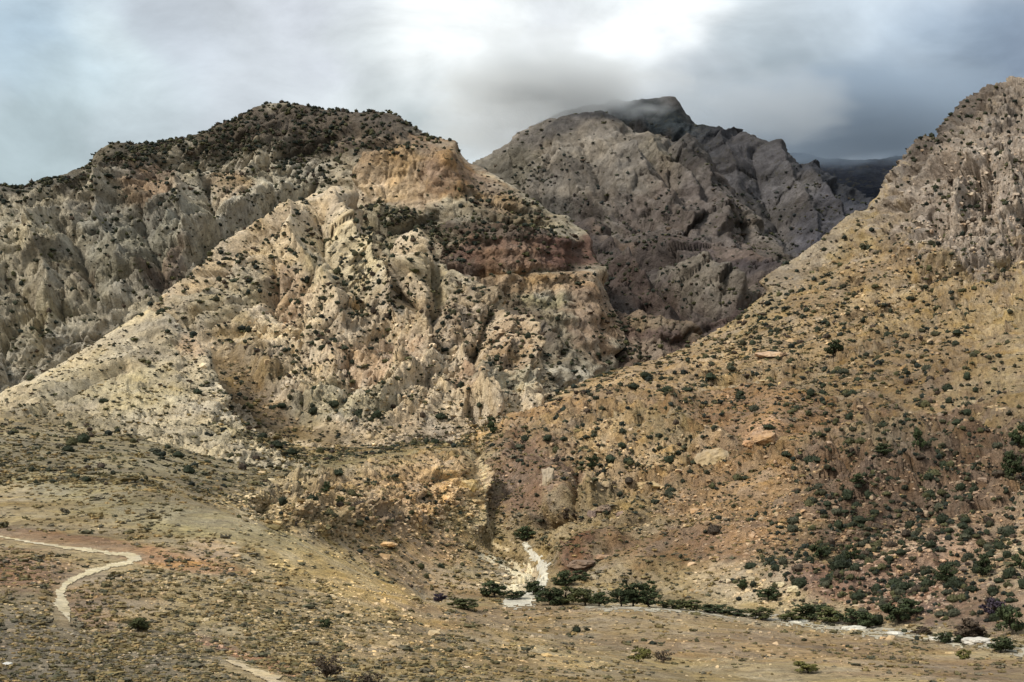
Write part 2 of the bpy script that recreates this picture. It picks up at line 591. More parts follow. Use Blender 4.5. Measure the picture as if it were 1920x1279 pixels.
def disp_b0(P, px, py):
    h = fbm(aniso(P, 80, 2.4), 260, 6, 0.56, 1, True) * 44 + fbm(P, 60, 4, 0.6, 4) * 12
    top = sstep(py, 180, 300)
    d = strokes(px, py, None, [
        ('rib', 60, 16, [(1340, 262), (1380, 330), (1400, 400), (1430, 470)]),
        ('rib', 55, 14, [(1430, 280), (1480, 350), (1520, 420), (1530, 500)]),
        ('rib', -50, 14, [(1400, 290), (1440, 370), (1470, 440), (1500, 510)]),
        ('rib', -50, 12, [(1550, 350), (1590, 410), (1600, 450)]),
        ('rib', 50, 12, [(1500, 330), (1560, 400), (1580, 460)]),
        ('step', 22, 5, [(1290, 262), (1250, 258), (1210, 248), (1170, 226), (1130, 205)])], fbm(P, 160, 3, .5, 7) * 14)
    h = h * .6 + crags(P, 60, 2.2, 120, 11, 8, 4) + slabs(P, 62, 80, 13, 75)
    return h * (0.3 + 0.7 * top) + d * .6


mat_mid = rock_material('grey_rock', fine=0.45, bump=1.1, speck=0.3, streak=0.22)
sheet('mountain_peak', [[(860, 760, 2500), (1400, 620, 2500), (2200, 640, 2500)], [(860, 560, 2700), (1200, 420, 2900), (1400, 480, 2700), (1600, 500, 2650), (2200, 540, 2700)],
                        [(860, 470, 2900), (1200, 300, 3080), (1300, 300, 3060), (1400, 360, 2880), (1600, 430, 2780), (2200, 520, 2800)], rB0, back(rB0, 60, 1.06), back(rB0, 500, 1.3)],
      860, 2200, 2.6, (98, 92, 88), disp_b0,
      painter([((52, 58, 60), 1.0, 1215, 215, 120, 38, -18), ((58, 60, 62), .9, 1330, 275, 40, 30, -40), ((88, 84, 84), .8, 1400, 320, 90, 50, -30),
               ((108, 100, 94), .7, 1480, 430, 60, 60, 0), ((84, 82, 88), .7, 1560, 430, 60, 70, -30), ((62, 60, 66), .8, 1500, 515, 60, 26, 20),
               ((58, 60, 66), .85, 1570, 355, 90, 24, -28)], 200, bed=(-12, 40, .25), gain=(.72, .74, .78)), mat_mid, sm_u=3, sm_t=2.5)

# ---- pale mountain face under the cloud
rB = [(780, 420, 2750), (860, 345, 2700), (905, 306, 2680), (935, 286, 2660), (965, 265, 2640), (1000, 240, 2620), (1030, 222, 2600), (1060, 210, 2600), (1100, 203, 2600), (1135, 208, 2600),
      (1160, 220, 2600), (1185, 240, 2590), (1215, 256, 2580), (1255, 264, 2560), (1290, 268, 2540), (1320, 290, 2520), (1345, 330, 2480), (1360, 375, 2420), (1385, 410, 2360),
      (1420, 445, 2300), (1450, 480, 2240), (1480, 530, 2180), (1520, 600, 2100), (1700, 700, 2050)]


def disp_b(P, px, py):
    w = fbm(P, 140, 3, .5, 7) * 12
    h = fbm(aniso(P + np.stack([fbm(P, 200, 3, .5, 2) * 60] * 3, -1), 82, 2.8), 200, 6, 0.56, 6, True) * 34
    h += fbm(aniso(P, 86, 3), 45, 4, 0.6, 4) * 14
    h += strokes(px, py, None, [
        ('rib', 55, 16, [(1120, 205), (1170, 280), (1210, 350), (1270, 400)]),
        ('rib', 45, 12, [(1190, 245), (1240, 310), (1290, 340), (1310, 390), (1370, 440)]),
        ('rib', -45, 9, [(1160, 240), (1200, 300), (1250, 350), (1270, 380)]),
        ('rib', 40, 10, [(1270, 268), (1310, 330), (1340, 400), (1350, 450)]),
        ('rib', -45, 10, [(1245, 270), (1275, 310), (1310, 350), (1330, 400)]),
        ('rib', -30, 12, [(1080, 230), (1110, 320), (1150, 390)]),
        ('rib', 30, 12, [(1040, 225), (1060, 300), (1090, 370), (1160, 420)]),
        ('rib', -40, 14, [(930, 345), (1010, 380), (1080, 400), (1160, 410), (1220, 430)])], w)
    h = h * .6 + crags(P, 72, 2.4, 110, 12, 11, 4) + slabs(P, 112, 60, 12, 76)
    return h * (0.22 + 0.78 * sstep(py, 215, 310)) * 1.0


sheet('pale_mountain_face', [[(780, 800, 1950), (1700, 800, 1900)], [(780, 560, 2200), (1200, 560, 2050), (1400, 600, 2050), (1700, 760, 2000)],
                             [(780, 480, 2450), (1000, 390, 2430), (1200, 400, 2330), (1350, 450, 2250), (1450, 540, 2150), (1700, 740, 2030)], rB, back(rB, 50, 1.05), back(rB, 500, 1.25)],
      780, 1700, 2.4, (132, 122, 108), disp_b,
      painter([((152, 140, 122), .9, 1080, 300, 110, 60, -20), ((140, 128, 106), .8, 1230, 300, 60, 30, -50), ((70, 70, 70), .95, 1140, 212, 110, 18, -8), ((84, 80, 78), .7, 1060, 232, 90, 18, 30), ((80, 76, 74), .8, 1290, 290, 60, 26, -50), ((90, 84, 78), .6, 1090, 330, 70, 30, -10),  # dark blobs along the crest paint the shadow over the summit
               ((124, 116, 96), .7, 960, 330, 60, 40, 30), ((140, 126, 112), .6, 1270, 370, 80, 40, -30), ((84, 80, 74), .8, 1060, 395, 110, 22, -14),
               ((104, 94, 88), .8, 1340, 350, 50, 70, -25), ((112, 100, 92), .8, 1300, 450, 180, 60, -15)], 150, bed=(20, 30, .18), gain=(.74, .74, .77)), mat_mid, sm_u=3, sm_t=2.5)  # gain dims the whole face, cloud shade put into its colour

# ---- dark folded foothills below the pale face
rB2 = [(860, 480, 2050), (980, 420, 2050), (1040, 402, 2040), (1090, 412, 2020), (1130, 432, 2000), (1180, 444, 1980), (1230, 452, 1960), (1275, 446, 1940), (1320, 452, 1920),
       (1360, 470, 1900), (1400, 478, 1880), (1440, 492, 1860), (1466, 512, 1840), (1478, 535, 1820), (1440, 570, 1800), (1520, 640, 1750), (1700, 740, 1750)]
rB2 = [q for q in rB2 if q[0] != 1440 or q[1] == 492]


def disp_b2(P, px, py):
    w = fbm(P, 100, 3, .5, 7) * 10
    h = fbm(aniso(P, 50, 1.6), 150, 4, 0.5, 16, True) * 18 + crags(P, 35, 2.0, 80, 13, 11, 4)
    h += strokes(px, py, None, [
        ('rib', 34, 14, [(1090, 412), (1150, 480), (1190, 540), (1270, 600)]),
        ('rib', -34, 12, [(1120, 440), (1200, 500), (1250, 560), (1300, 590)]),
        ('rib', 34, 16, [(1230, 455), (1290, 490), (1330, 540), (1400, 560)]),
        ('rib', 30, 16, [(1330, 455), (1410, 500), (1450, 545)]),
        ('rib', -34, 10, [(1150, 450), (1230, 480), (1330, 505), (1410, 540)]),
        ('lump', 22, 34, [(1290, 535), (1370, 560)]),
        ('rib', -28, 10, [(1200, 590), (1280, 575), (1360, 590), (1420, 575)])], w)
    return h * (0.35 + 0.65 * sstep(py - np.interp(px, [q[0] for q in rB2], [q[1] for q in rB2]), 0, 40))


sheet('folded_foothills', [[(860, 800, 1500), (1700, 820, 1450)], [(860, 620, 1700), (1150, 570, 1700), (1400, 610, 1600), (1700, 790, 1550)], rB2, back(rB2, 50, 1.05), back(rB2, 500, 1.25)],
      860, 1700, 2.3, (104, 92, 84), disp_b2,
      painter([((82, 74, 70), .8, 1180, 470, 130, 30, -20), ((120, 104, 90), .8, 1150, 445, 50, 24, -20), ((132, 122, 106), .8, 1330, 545, 80, 40, -15), ((76, 68, 70), .8, 1380, 500, 80, 26, -20),
               ((82, 66, 62), .8, 1400, 600, 90, 26, 10), ((126, 108, 94), .6, 1400, 490, 70, 18, -20), ((92, 76, 68), .7, 1200, 560, 90, 26, -12)], 90, gain=(.85, .84, .85)), mat_mid, sm_u=3, sm_t=2.5)

# ---- low reddish cliff at the mouth of the gorge
rB3 = [(960, 560, 1560), (1080, 548, 1560), (1110, 560, 1550), (1140, 578, 1540), (1180, 588, 1530), (1225, 597, 1520), (1262, 608, 1510), (1300, 618, 1500), (1330, 640, 1490), (1400, 690, 1480), (1550, 780, 1450)]


def disp_b3(P, px, py):
    h = fbm(aniso(P, 88, 2.6), 45, 6, 0.58, 21, True) * 5 + crags(P, 88, 2.6, 40, 14, 5, 3)
    h += strokes(px, py, None, [('rib', -12, 8, [(1145, 585), (1150, 640), (1160, 700)]), ('rib', -8, 8, [(1200, 595), (1205, 700)]), ('rib', 8, 8, [(1235, 600), (1240, 700)])])
    return h


sheet('gorge_cliff', [[(960, 850, 1350), (1550, 850, 1350)], [(960, 690, 1430), (1250, 690, 1440), (1550, 800, 1400)], rB3, back(rB3, 20, 1.08), back(rB3, 500, 1.3)],
      960, 1550, 2.2, (118, 98, 80), disp_b3,
      painter([((100, 78, 68), .8, 1250, 640, 60, 40, 0), ((140, 120, 92), .8, 1200, 606, 60, 10, -10), ((92, 72, 64), .8, 1165, 640, 20, 50, 0), ((150, 128, 102), .7, 1210, 655, 40, 20, 0),
               ((108, 92, 70), .7, 1300, 622, 40, 16, -20)], 40), mat_mid, sm_u=3, sm_t=2)

# ---- the big left mountain
rC = [(-260, 380, 1700), (-100, 352, 1700), (0, 343, 1700), (40, 345, 1700), (90, 333, 1710), (135, 324, 1720), (160, 305, 1730), (185, 287, 1740), (212, 268, 1740), (238, 270, 1750), (262, 275, 1760), (300, 268, 1770), (345, 257, 1780),
      (400, 240, 1790), (440, 222, 1800), (480, 201, 1810), (510, 191, 1810), (550, 190, 1810), (600, 200, 1810), (660, 205, 1810), (725, 208, 1800), (748, 215, 1800), (775, 232, 1790), (805, 245, 1780),
      (838, 253, 1770), (852, 262, 1765), (862, 284, 1750), (880, 303, 1740), (905, 311, 1730), (935, 330, 1700), (965, 350, 1690), (1000, 374, 1680), (1030, 398, 1660), (1045, 425, 1640), (1075, 458, 1620),
      (1090, 490, 1600), (1097, 520, 1590), (1112, 560, 1570), (1130, 605, 1540), (1140, 650, 1500), (1150, 720, 1460), (1180, 860, 1400), (1260, 1000, 1380)]


def ridge_of(curve):
    x = [q[0] for q in sorted(curve)]; y = [q[1] for q in sorted(curve)]
    return lambda px: np.interp(px, x, y)


def disp_c(P, px, py):
    w = fbm(P, 90, 3, .5, 7) * 12
    below = sstep(py - ridge_of(rC)(px), 4, 60)
    vertical = np.clip(blob(px, py, 790, 330, 170, 70, -10, .4) + blob(px, py, 980, 500, 120, 80, -8, .4) + blob(px, py, 380, 350, 90, 50, 0, .4) + blob(px, py, 1060, 600, 80, 100, 0, .4), 0, 1)
    leftm = 1 - sstep(px, 420, 640)
    hv = fbm(aniso(P, 88, 4.0), 50, 7, 0.64, 31, True) * 14
    Pw = P + np.stack([fbm(P, 120, 3, .5, 2) * 40] * 3, -1)
    hd = fbm(aniso(Pw, -62, 2.2), 120, 7, 0.58, 35, True) * 42      # bulging ribs that lean down to the right
    hg = fbm(P, 70, 7, 0.6, 37, True) * 20
    cr = crags(P, 48, 2.6, 70, 15, 12, 4)
    cv = crags(P, 89, 3.0, 42, 16, 5, 4)
    strata = np.tanh(np.sin((P[..., 2] + fbm(P, 150, 3, .5, 17) * 14) / 4.2) * 2.5) * 1.3
    h = (hg * .6 * (1 - leftm) + hd * .28 * leftm + cr + slabs(P, 52, 36, 18, 71, .8) * (.35 + .65 * leftm)) * (1 - vertical) + (hv * .6 + cv + strata) * vertical
    h = h * (0.18 + 0.82 * below)
    h += strokes(px, py, None, [
        ('step', 14, 5, [(655, 345), (690, 290), (760, 275), (850, 290)]),              # brow of the tan cliff
        ('rib', -16, 14, [(640, 330), (655, 380), (700, 420), (800, 425), (880, 390)]),
        ('step', -16, 4, [(845, 478), (900, 452), (960, 446), (1020, 456), (1080, 470)]),   # brow of the red cliff
        ('step', 12, 5, [(845, 478), (900, 452), (960, 446), (1020, 456), (1080, 470)]),
        ('rib', -16, 8, [(880, 515), (940, 516), (1000, 508), (1085, 510)]),
        ('lump', 10, 12, [(890, 535), (990, 520), (1090, 518)]),
        ('rib', 22, 12, [(1030, 400), (1075, 470), (1095, 530), (1128, 610), (1138, 670)]),
        ('rib', -22, 16, [(930, 560), (1000, 610), (1060, 680)]),
        ('rib', 28, 12, [(250, 560), (330, 520), (420, 440), (470, 400), (560, 350)]),   # diagonal crest running up to the right
        ('rib', -36, 14, [(280, 560), (370, 500), (440, 440), (500, 400), (600, 352)]),
        ('rib', -26, 12, [(262, 380), (270, 440), (300, 500), (310, 540)]),
        ('rib', -26, 12, [(385, 330), (400, 400), (395, 450)]),
        ('rib', 24, 14, [(200, 350), (180, 420), (230, 500), (240, 560)]),
        ('rib', 24, 16, [(330, 350), (345, 430), (370, 480)]),
        ('rib', -26, 12, [(100, 420), (150, 470), (170, 540), (210, 590)]),
        ('rib', 24, 16, [(60, 440), (90, 520), (110, 600), (90, 680)]),
        ('rib', -24, 10, [(0, 520), (60, 560), (80, 620), (90, 680)]),
        ('rib', -18, 9, [(110, 600), (160, 560), (190, 560)]),
        ('rib', 20, 14, [(0, 400), (90, 380), (190, 340), (300, 300)]),
        ('rib', -18, 12, [(0, 372), (90, 352), (190, 318), (300, 312), (420, 310), (560, 320)])], w)
    return h


mat_left = rock_material('limestone', fine=0.8, bump=1.1, speck=0.3, streak=0.16)
C_low = [(-260, 820, 1050), (1260, 1040, 1150)]
C_m1 = [(-260, 640, 1250), (0, 640, 1250), (300, 640, 1250), (600, 560, 1350), (800, 560, 1370), (950, 640, 1330), (1050, 720, 1280), (1180, 900, 1300), (1260, 1020, 1300)]
C_m2 = [(-260, 480, 1480), (0, 480, 1480), (300, 470, 1500), (600, 420, 1560), (760, 430, 1560), (900, 520, 1470), (960, 520, 1465), (1090, 545, 1500), (1140, 690, 1440), (1180, 890, 1350), (1260, 1010, 1340)]
C_m3 = [(-260, 400, 1620), (0, 380, 1630), (300, 330, 1680), (600, 330, 1700), (690, 395, 1610), (800, 400, 1600), (870, 445, 1510), (960, 445, 1500), (1050, 458, 1540), (1090, 515, 1560), (1140, 665, 1480), (1180, 875, 1380), (1260, 1005, 1360)]
C_m4 = [(-260, 390, 1660), (0, 360, 1670), (300, 300, 1720), (600, 280, 1750), (700, 285, 1650), (840, 300, 1640), (900, 360, 1640), (960, 400, 1600), (1040, 430, 1600), (1090, 505, 1580), (1140, 655, 1490), (1180, 865, 1390), (1260, 1002, 1370)]
sheet('mountain', [C_low, C_m1, C_m2, C_m3, C_m4, rC, back(rC, 40, 1.05), back(rC, 500, 1.25)],
      -260, 1260, 2.2, (156, 146, 126), disp_c,
      painter([((76, 66, 56), .95, 540, 240, 330, 60, 0), ((88, 80, 66), .9, 230, 305, 190, 34, 22), ((78, 74, 66), .8, 40, 360, 120, 26, 10),
               ((158, 132, 100), .9, 760, 335, 125, 62, -4), ((172, 146, 110), .6, 720, 350, 60, 40, 0), ((130, 102, 80), .7, 850, 330, 50, 40, 0), ((150, 120, 84), .8, 830, 285, 60, 26, -20),
               ((150, 124, 90), .7, 430, 345, 40, 40, 0), ((128, 98, 72), .7, 290, 370, 50, 50, 0), ((134, 122, 96), .8, 720, 440, 160, 50, -10),
               ((112, 98, 74), .8, 950, 400, 100, 36, -20), ((90, 72, 62), .8, 930, 435, 110, 24, -8), ((116, 88, 70), .85, 960, 482, 130, 30, -3), ((88, 62, 54), .8, 1080, 480, 60, 30, 0),
               ((92, 66, 56), .7, 860, 490, 40, 24, 0), ((164, 134, 96), .9, 1000, 533, 110, 22, 0), ((150, 140, 102), .7, 980, 566, 80, 14, 0), ((112, 100, 80), .8, 1010, 620, 90, 50, -20), ((136, 110, 86), .8, 1100, 600, 36, 70, 10),
               ((92, 80, 68), .8, 980, 590, 80, 22, -35), ((136, 108, 76), .5, 910, 360, 60, 30, -30),
               ((122, 118, 104), .8, 230, 490, 160, 80, 30), ((108, 84, 66), .7, 160, 545, 40, 30, 40), ((104, 84, 70), .7, 320, 525, 50, 26, 45), ((154, 142, 116), .6, 60, 560, 120, 120, 0)], 80, bed=(4, 16, .28), gain=(1.2, 1.18, 1.14)), mat_left, sm_u=3, sm_t=2.5)

# ---- pale rocky spur in the middle
rD = [(150, 860, 960), (250, 760, 1030), (295, 650, 1090), (312, 596, 1105), (322, 576, 1110), (345, 552, 1120), (400, 503, 1150), (440, 462, 1180), (480, 435, 1200), (520, 412, 1215), (560, 385, 1235), (592, 370, 1250), (615, 366, 1250), (632, 378, 1240),
      (650, 408, 1220), (665, 432, 1205), (700, 458, 1190), (735, 492, 1170), (750, 488, 1165), (768, 468, 1160), (790, 453, 1155), (800, 462, 1150), (806, 485, 1140), (840, 505, 1120), (875, 520, 1100), (905, 540, 1085),
      (930, 572, 1070), (955, 600, 1050), (975, 632, 1030), (990, 662, 1010), (1012, 690, 985), (1040, 725, 960), (1080, 790, 940), (1200, 900, 920)]


def disp_d(P, px, py):
    w = fbm(P, 60, 3, .5, 7) * 10
    below = sstep(py - ridge_of(rD)(px), 2, 40)
    lefty = 1 - sstep(px + (py - 500) * .3, 430, 600)
    Pw = P + np.stack([fbm(P, 70, 3, .5, 2) * 26] * 3, -1)
    hv = fbm(aniso(Pw, -66, 3.2), 48, 7, 0.66, 41, True) * 24
    hl = fbm(aniso(Pw, 36, 3.0), 36, 6, 0.64, 43, True) * 12
    h = (hv * .12 * (1 - lefty) + hl * .4 * lefty) + slabs(P, 46, 27, 12, 72, .7) * (1 - .5 * sstep(px, 760, 900)) + slabs(P, 116, 22, 7, 73) * sstep(px, 700, 860)
    soilk = np.clip(blob(px, py, 440, 700, 60, 36, -42, .3) + blob(px, py, 500, 765, 90, 34, -36, .3) + blob(px, py, 590, 812, 90, 20, -14, .3), 0, 1)
    h = h + crags(P, 48, 1.9, 40, 18, 7, 4) * (1 - lefty) * (1 - soilk) + crags(P, 38, 4.0, 30, 19, 6, 4) * lefty * (1 - soilk)
    h = h * (1 - .6 * soilk) - 7 * soilk
    h = h * (0.25 + .75 * below)
    h += fbm(P, 14, 4, 0.6, 44, True) * 2.0
    h = h * (1 - 0.55 * sstep(py, 740, 830))
    h += strokes(px, py, None, [
        ('rib', 20, 10, [(612, 368), (640, 440), (690, 520), (720, 600), (790, 640), (810, 720)]),
        ('rib', 13, 10, [(790, 455), (770, 500), (790, 560), (805, 640), (800, 700)]),
        ('rib', -24, 8, [(745, 495), (735, 540), (775, 580), (800, 600), (812, 660), (800, 710)]),
        ('rib', -20, 9, [(812, 500), (815, 560), (812, 640), (830, 680)]),
        ('rib', 16, 9, [(560, 390), (560, 470), (620, 560), (650, 640)]),
        ('rib', -16, 8, [(590, 400), (610, 480), (650, 540), (700, 600)]),
        ('rib', -18, 7, [(515, 480), (518, 540), (510, 590), (580, 598)]),
        ('rib', 14, 9, [(905, 545), (930, 620), (940, 690), (900, 740)]),
        ('rib', 16, 9, [(955, 605), (975, 680), (970, 740)]),
        ('rib', -18, 8, [(925, 570), (900, 640), (880, 700), (900, 750)]),
        ('lump', 14, 28, [(895, 735), (895, 760)]),
        ('rib', -22, 7, [(870, 770), (890, 782), (905, 772)]),
        ('rib', 12, 8, [(330, 575), (400, 520), (480, 450), (560, 400)]),
        ('rib', -12, 7, [(350, 580), (430, 515), (500, 455), (570, 415)]),
        ('rib', 9, 9, [(380, 620), (470, 560), (540, 500)]),
        ('rib', -9, 7, [(400, 640), (480, 580), (560, 530)]),
        ('rib', 10, 10, [(560, 660), (620, 690), (700, 700), (780, 740)]),
        ('rib', -12, 9, [(540, 650), (600, 720), (680, 730)]),
        ('lump', 3, 20, [(790, 455), (780, 500)])], w)
    return h


mat_pale = rock_material('pale_limestone', fine=1.2, bump=1.2, speck=0.26, streak=0.1)
sheet('rocky_spur', [[(150, 960, 680), (1200, 1040, 700)], [(150, 860, 770), (600, 860, 770), (880, 840, 810), (1040, 840, 830), (1200, 980, 850)],
                     [(150, 800, 800), (400, 770, 820), (600, 800, 815), (800, 820, 810), (900, 790, 830), (1000, 770, 860), (1040, 780, 880), (1200, 950, 880)],
                     [(150, 780, 900), (300, 680, 960), (450, 640, 980), (600, 640, 980), (800, 650, 970), (940, 700, 940), (1040, 750, 920), (1200, 930, 900)], rD, back(rD, 40, 1.06), back(rD, 500, 1.3)],
      150, 1200, 2.0, (200, 176, 140), disp_d,
      painter([((190, 156, 122), .7, 700, 700, 90, 40, 0), ((172, 138, 104), .6, 540, 560, 40, 50, 0), ((196, 178, 138), .7, 640, 500, 90, 60, -40), ((158, 146, 116), .6, 850, 540, 80, 40, -30),
               ((168, 138, 104), .6, 940, 680, 30, 60, 0), ((164, 152, 122), .6, 420, 580, 100, 40, 36), ((178, 142, 110), .7, 890, 740, 30, 26, 0), ((150, 128, 92), .9, 450, 700, 80, 60, -38),
               ((142, 116, 82), .7, 520, 770, 90, 30, -20), ((158, 150, 118), .6, 620, 770, 120, 30, 0), ((176, 150, 120), .5, 870, 600, 50, 60, 0), ((160, 158, 132), .5, 950, 740, 60, 24, 10), ((134, 112, 78), .95, 440, 700, 60, 34, -42), ((132, 108, 74), .95, 500, 765, 80, 30, -36), ((136, 114, 78), .9, 590, 812, 80, 18, -14)], 45, bed=(38, 9, .16)), mat_pale, sm_u=2.5, sm_t=2)

# ---- small pale hill at the left
rE = [(-260, 880, 680), (-120, 800, 720), (0, 742, 770), (30, 726, 780), (70, 705, 795), (110, 684, 805), (150, 660, 820), (190, 634, 830), (225, 610, 840), (255, 592, 848), (278, 578, 850), (290, 584, 848), (308, 584, 846), (320, 592, 840), (335, 612, 830),
      (352, 628, 820), (372, 640, 810), (378, 655, 800), (384, 685, 785), (395, 715, 765), (410, 742, 748), (440, 775, 720), (480, 815, 690), (560, 860, 670), (700, 930, 650)]


def disp_e(P, px, py):
    below = sstep(py - ridge_of(rE)(px), 2, 30)
    Pw = P + np.stack([fbm(P, 40, 3, .5, 2) * 12] * 3, -1)
    h = (fbm(aniso(Pw, 30, 2.6), 26, 5, 0.6, 51, True) * 1.8 + crags(P, 32, 5.0, 15, 20, 1.6, 3) + slabs(P, 34, 9, 2.4, 74)) * (0.3 + .7 * below)
    h += fbm(P, 7, 3, 0.6, 54, True) * 0.8
    h += strokes(px, py, None, [
        ('rib', 6, 8, [(0, 760), (120, 735), (250, 680), (330, 640)]),
        ('rib', -7, 6, [(60, 790), (110, 755), (170, 718), (250, 690)]),
        ('rib', 5, 7, [(378, 655), (380, 700), (420, 770)]),
        ('rib', -4, 9, [(250, 830), (310, 810), (370, 790), (420, 810)])], fbm(P, 40, 3, .5, 7) * 6)
    return h


sheet('pale_hill', [[(-260, 960, 560), (700, 1000, 560)], [(-260, 920, 600), (0, 830, 610), (250, 850, 610), (450, 860, 630), (700, 960, 620)], [(-260, 900, 640), (0, 790, 660), (200, 790, 660), (400, 800, 670), (480, 835, 665), (700, 945, 640)],
                    [(-260, 890, 660), (0, 765, 710), (200, 710, 750), (330, 700, 760), (400, 750, 730), (480, 825, 680), (700, 940, 645)], rE, back(rE, 30, 1.05), back(rE, 400, 1.3)],
      -260, 700, 2.0, (204, 184, 146), disp_e,
      painter([((168, 152, 124), .6, 300, 660, 60, 60, 0), ((194, 176, 130), .6, 270, 740, 100, 40, 0), ((176, 162, 128), .6, 130, 740, 100, 30, 30), ((150, 136, 104), .8, 60, 815, 160, 30, 0),
               ((196, 162, 130), .6, 360, 650, 26, 24, 0), ((160, 146, 112), .6, 420, 815, 100, 20, 0)], 30, bed=(34, 5, .12)), mat_pale, sm_u=2.5, sm_t=2)

# ---- the ground: near slopes, stream flat, valley and the whole right hillside in one sheet
K0 = [(-500, 1800, 4), (2420, 1800, 4)]
K1 = [(-500, 1440, 36), (2420, 1440, 36)]
K2 = [(-500, 1300, 104), (0, 1300, 106), (430, 1300, 112), (800, 1310, 120), (1300, 1320, 128), (1920, 1330, 130), (2420, 1330, 130)]
K3 = [(-500, 1110, 205), (0, 1130, 198), (250, 1165, 192), (430, 1195, 186), (600, 1222, 178), (800, 1250, 172), (950, 1272, 168), (1300, 1300, 165), (1920, 1315, 160), (2420, 1315, 160)]
K4 = [(-500, 960, 330), (0, 1000, 300), (150, 1010, 290), (250, 1030, 275), (430, 1060, 262), (600, 1105, 250), (800, 1190, 225), (950, 1225, 215), (1100, 1250, 210), (1300, 1280, 200), (1920, 1302, 190), (2420, 1300, 190)]
KC = [(-500, 900, 420), (0, 925, 390), (250, 925, 372), (330, 928, 362), (430, 958, 345), (560, 1012, 325), (700, 1085, 300), (800, 1135, 285), (900, 1163, 272), (1000, 1190, 262), (1100, 1214, 252), (1300, 1262, 232), (1500, 1292, 215), (1920, 1300, 200), (2420, 1295, 200)]
KD = [(-500, 885, 440), (0, 910, 405), (250, 912, 392), (330, 925, 388), (430, 972, 385), (560, 1035, 372), (700, 1105, 350), (800, 1155, 335), (900, 1185, 322), (1000, 1210, 312), (1100, 1234, 302), (1300, 1270, 282), (1500, 1290, 245), (1920, 1296, 215), (2420, 1290, 210)]
KP = [(-500, 880, 450), (0, 905, 415), (250, 905, 402), (330, 922, 400), (430, 962, 400), (560, 1035, 395), (700, 1105, 385), (800, 1148, 380), (900, 1172, 372), (1000, 1190, 362), (1100, 1205, 352), (1300, 1228, 325), (1500, 1250, 300), (1700, 1266, 275), (1920, 1280, 260), (2420, 1290, 250)]
KE = [(-500, 870, 470), (0, 895, 430), (250, 900, 415), (330, 918, 412), (430, 950, 418), (560, 1010, 430), (700, 1085, 440), (800, 1130, 445), (900, 1139, 450), (960, 1141, 452), (1100, 1140, 450), (1200, 1140, 445), (1300, 1149, 436), (1400, 1160, 425), (1500, 1178, 408), (1700, 1202, 378), (1920, 1226, 345), (2420, 1270, 300)]
KB = [(-500, 860, 490), (0, 888, 440), (250, 895, 425), (330, 912, 425), (430, 945, 432), (560, 1000, 445), (700, 1070, 458), (800, 1122, 466), (900, 1128, 472), (960, 1129, 476), (1100, 1131, 474), (1200, 1133, 468), (1300, 1143, 456), (1400, 1153, 446), (1500, 1167, 432), (1700, 1188, 400), (1920, 1210, 368), (2420, 1250, 320)]
KB2 = [(-500, 850, 510), (0, 880, 452), (250, 890, 436), (330, 905, 440), (430, 938, 446), (560, 985, 458), (700, 1055, 476), (800, 1105, 488), (900, 1112, 492), (960, 1100, 510), (1010, 1085, 520), (1100, 1112, 492), (1200, 1118, 486), (1300, 1130, 472), (1400, 1138, 460), (1500, 1150, 446), (1700, 1168, 414), (1920, 1188, 382), (2420, 1220, 332)]
M1 = [(-500, 820, 560), (0, 860, 480), (250, 880, 455), (430, 920, 465), (600, 965, 490), (800, 1045, 545), (920, 1050, 570), (1000, 1030, 580), (1100, 1050, 540), (1300, 1060, 520), (1500, 1080, 480), (1700, 1090, 445), (1920, 1100, 412), (2420, 1100, 370)]
M2 = [(-500, 770, 660), (0, 810, 585), (250, 840, 560), (430, 885, 570), (600, 905, 590), (800, 890, 615), (860, 892, 628), (905, 910, 650), (950, 950, 620), (1080, 955, 590), (1300, 950, 585), (1500, 950, 560), (1700, 950, 530), (1920, 940, 500), (2420, 900, 460)]
M3 = [(-500, 750, 720), (0, 770, 690), (250, 800, 690), (430, 850, 690), (600, 862, 705), (800, 855, 725), (900, 845, 735), (1080, 835, 715), (1200, 830, 700), (1330, 800, 700), (1450, 775, 700), (1600, 800, 690), (1700, 800, 690), (1920, 760, 670), (2420, 700, 650)]
M4 = [(-500, 740, 800), (0, 740, 800), (250, 790, 800), (430, 830, 800), (600, 833, 800), (850, 833, 790), (900, 806, 812), (1080, 762, 850), (1300, 725, 900), (1500, 665, 950), (1700, 575, 1020), (1920, 500, 1060), (2420, 350, 1100)]
M4b = [(-500, 738, 860), (0, 738, 860), (430, 831, 850), (850, 831, 825), (880, 806, 838), (920, 794, 845), (1080, 738, 910), (1240, 700, 980), (1400, 625, 1060), (1500, 570, 1100), (1620, 480, 1160), (1740, 380, 1210), (1920, 300, 1250), (2420, 120, 1320)]
rF = [(-500, 735, 920), (0, 735, 920), (430, 832, 920), (800, 834, 880), (850, 826, 862), (880, 800, 860), (920, 785, 870), (980, 764, 900), (1030, 745, 930), (1080, 720, 960), (1160, 690, 1020), (1240, 672, 1080), (1290, 650, 1110), (1350, 618, 1150), (1400, 580, 1180), (1440, 545, 1200),
      (1500, 500, 1240), (1570, 450, 1280), (1620, 400, 1320), (1650, 370, 1340), (1690, 320, 1370), (1720, 300, 1390), (1740, 275, 1400), (1770, 250, 1420), (1800, 218, 1430), (1822, 190, 1440), (1850, 170, 1450), (1885, 165, 1460), (1920, 154, 1470), (2420, -100, 1600)]


def bed_lines(P, ang, scale, off, sharp=3.0):
    """broken bedding ledges"""
    Q = aniso(P, ang, 9.0, 3.0)
    n = fbm(Q, scale, 4, 0.55, off)
    return np.tanh(np.sin(n * 14) * sharp)


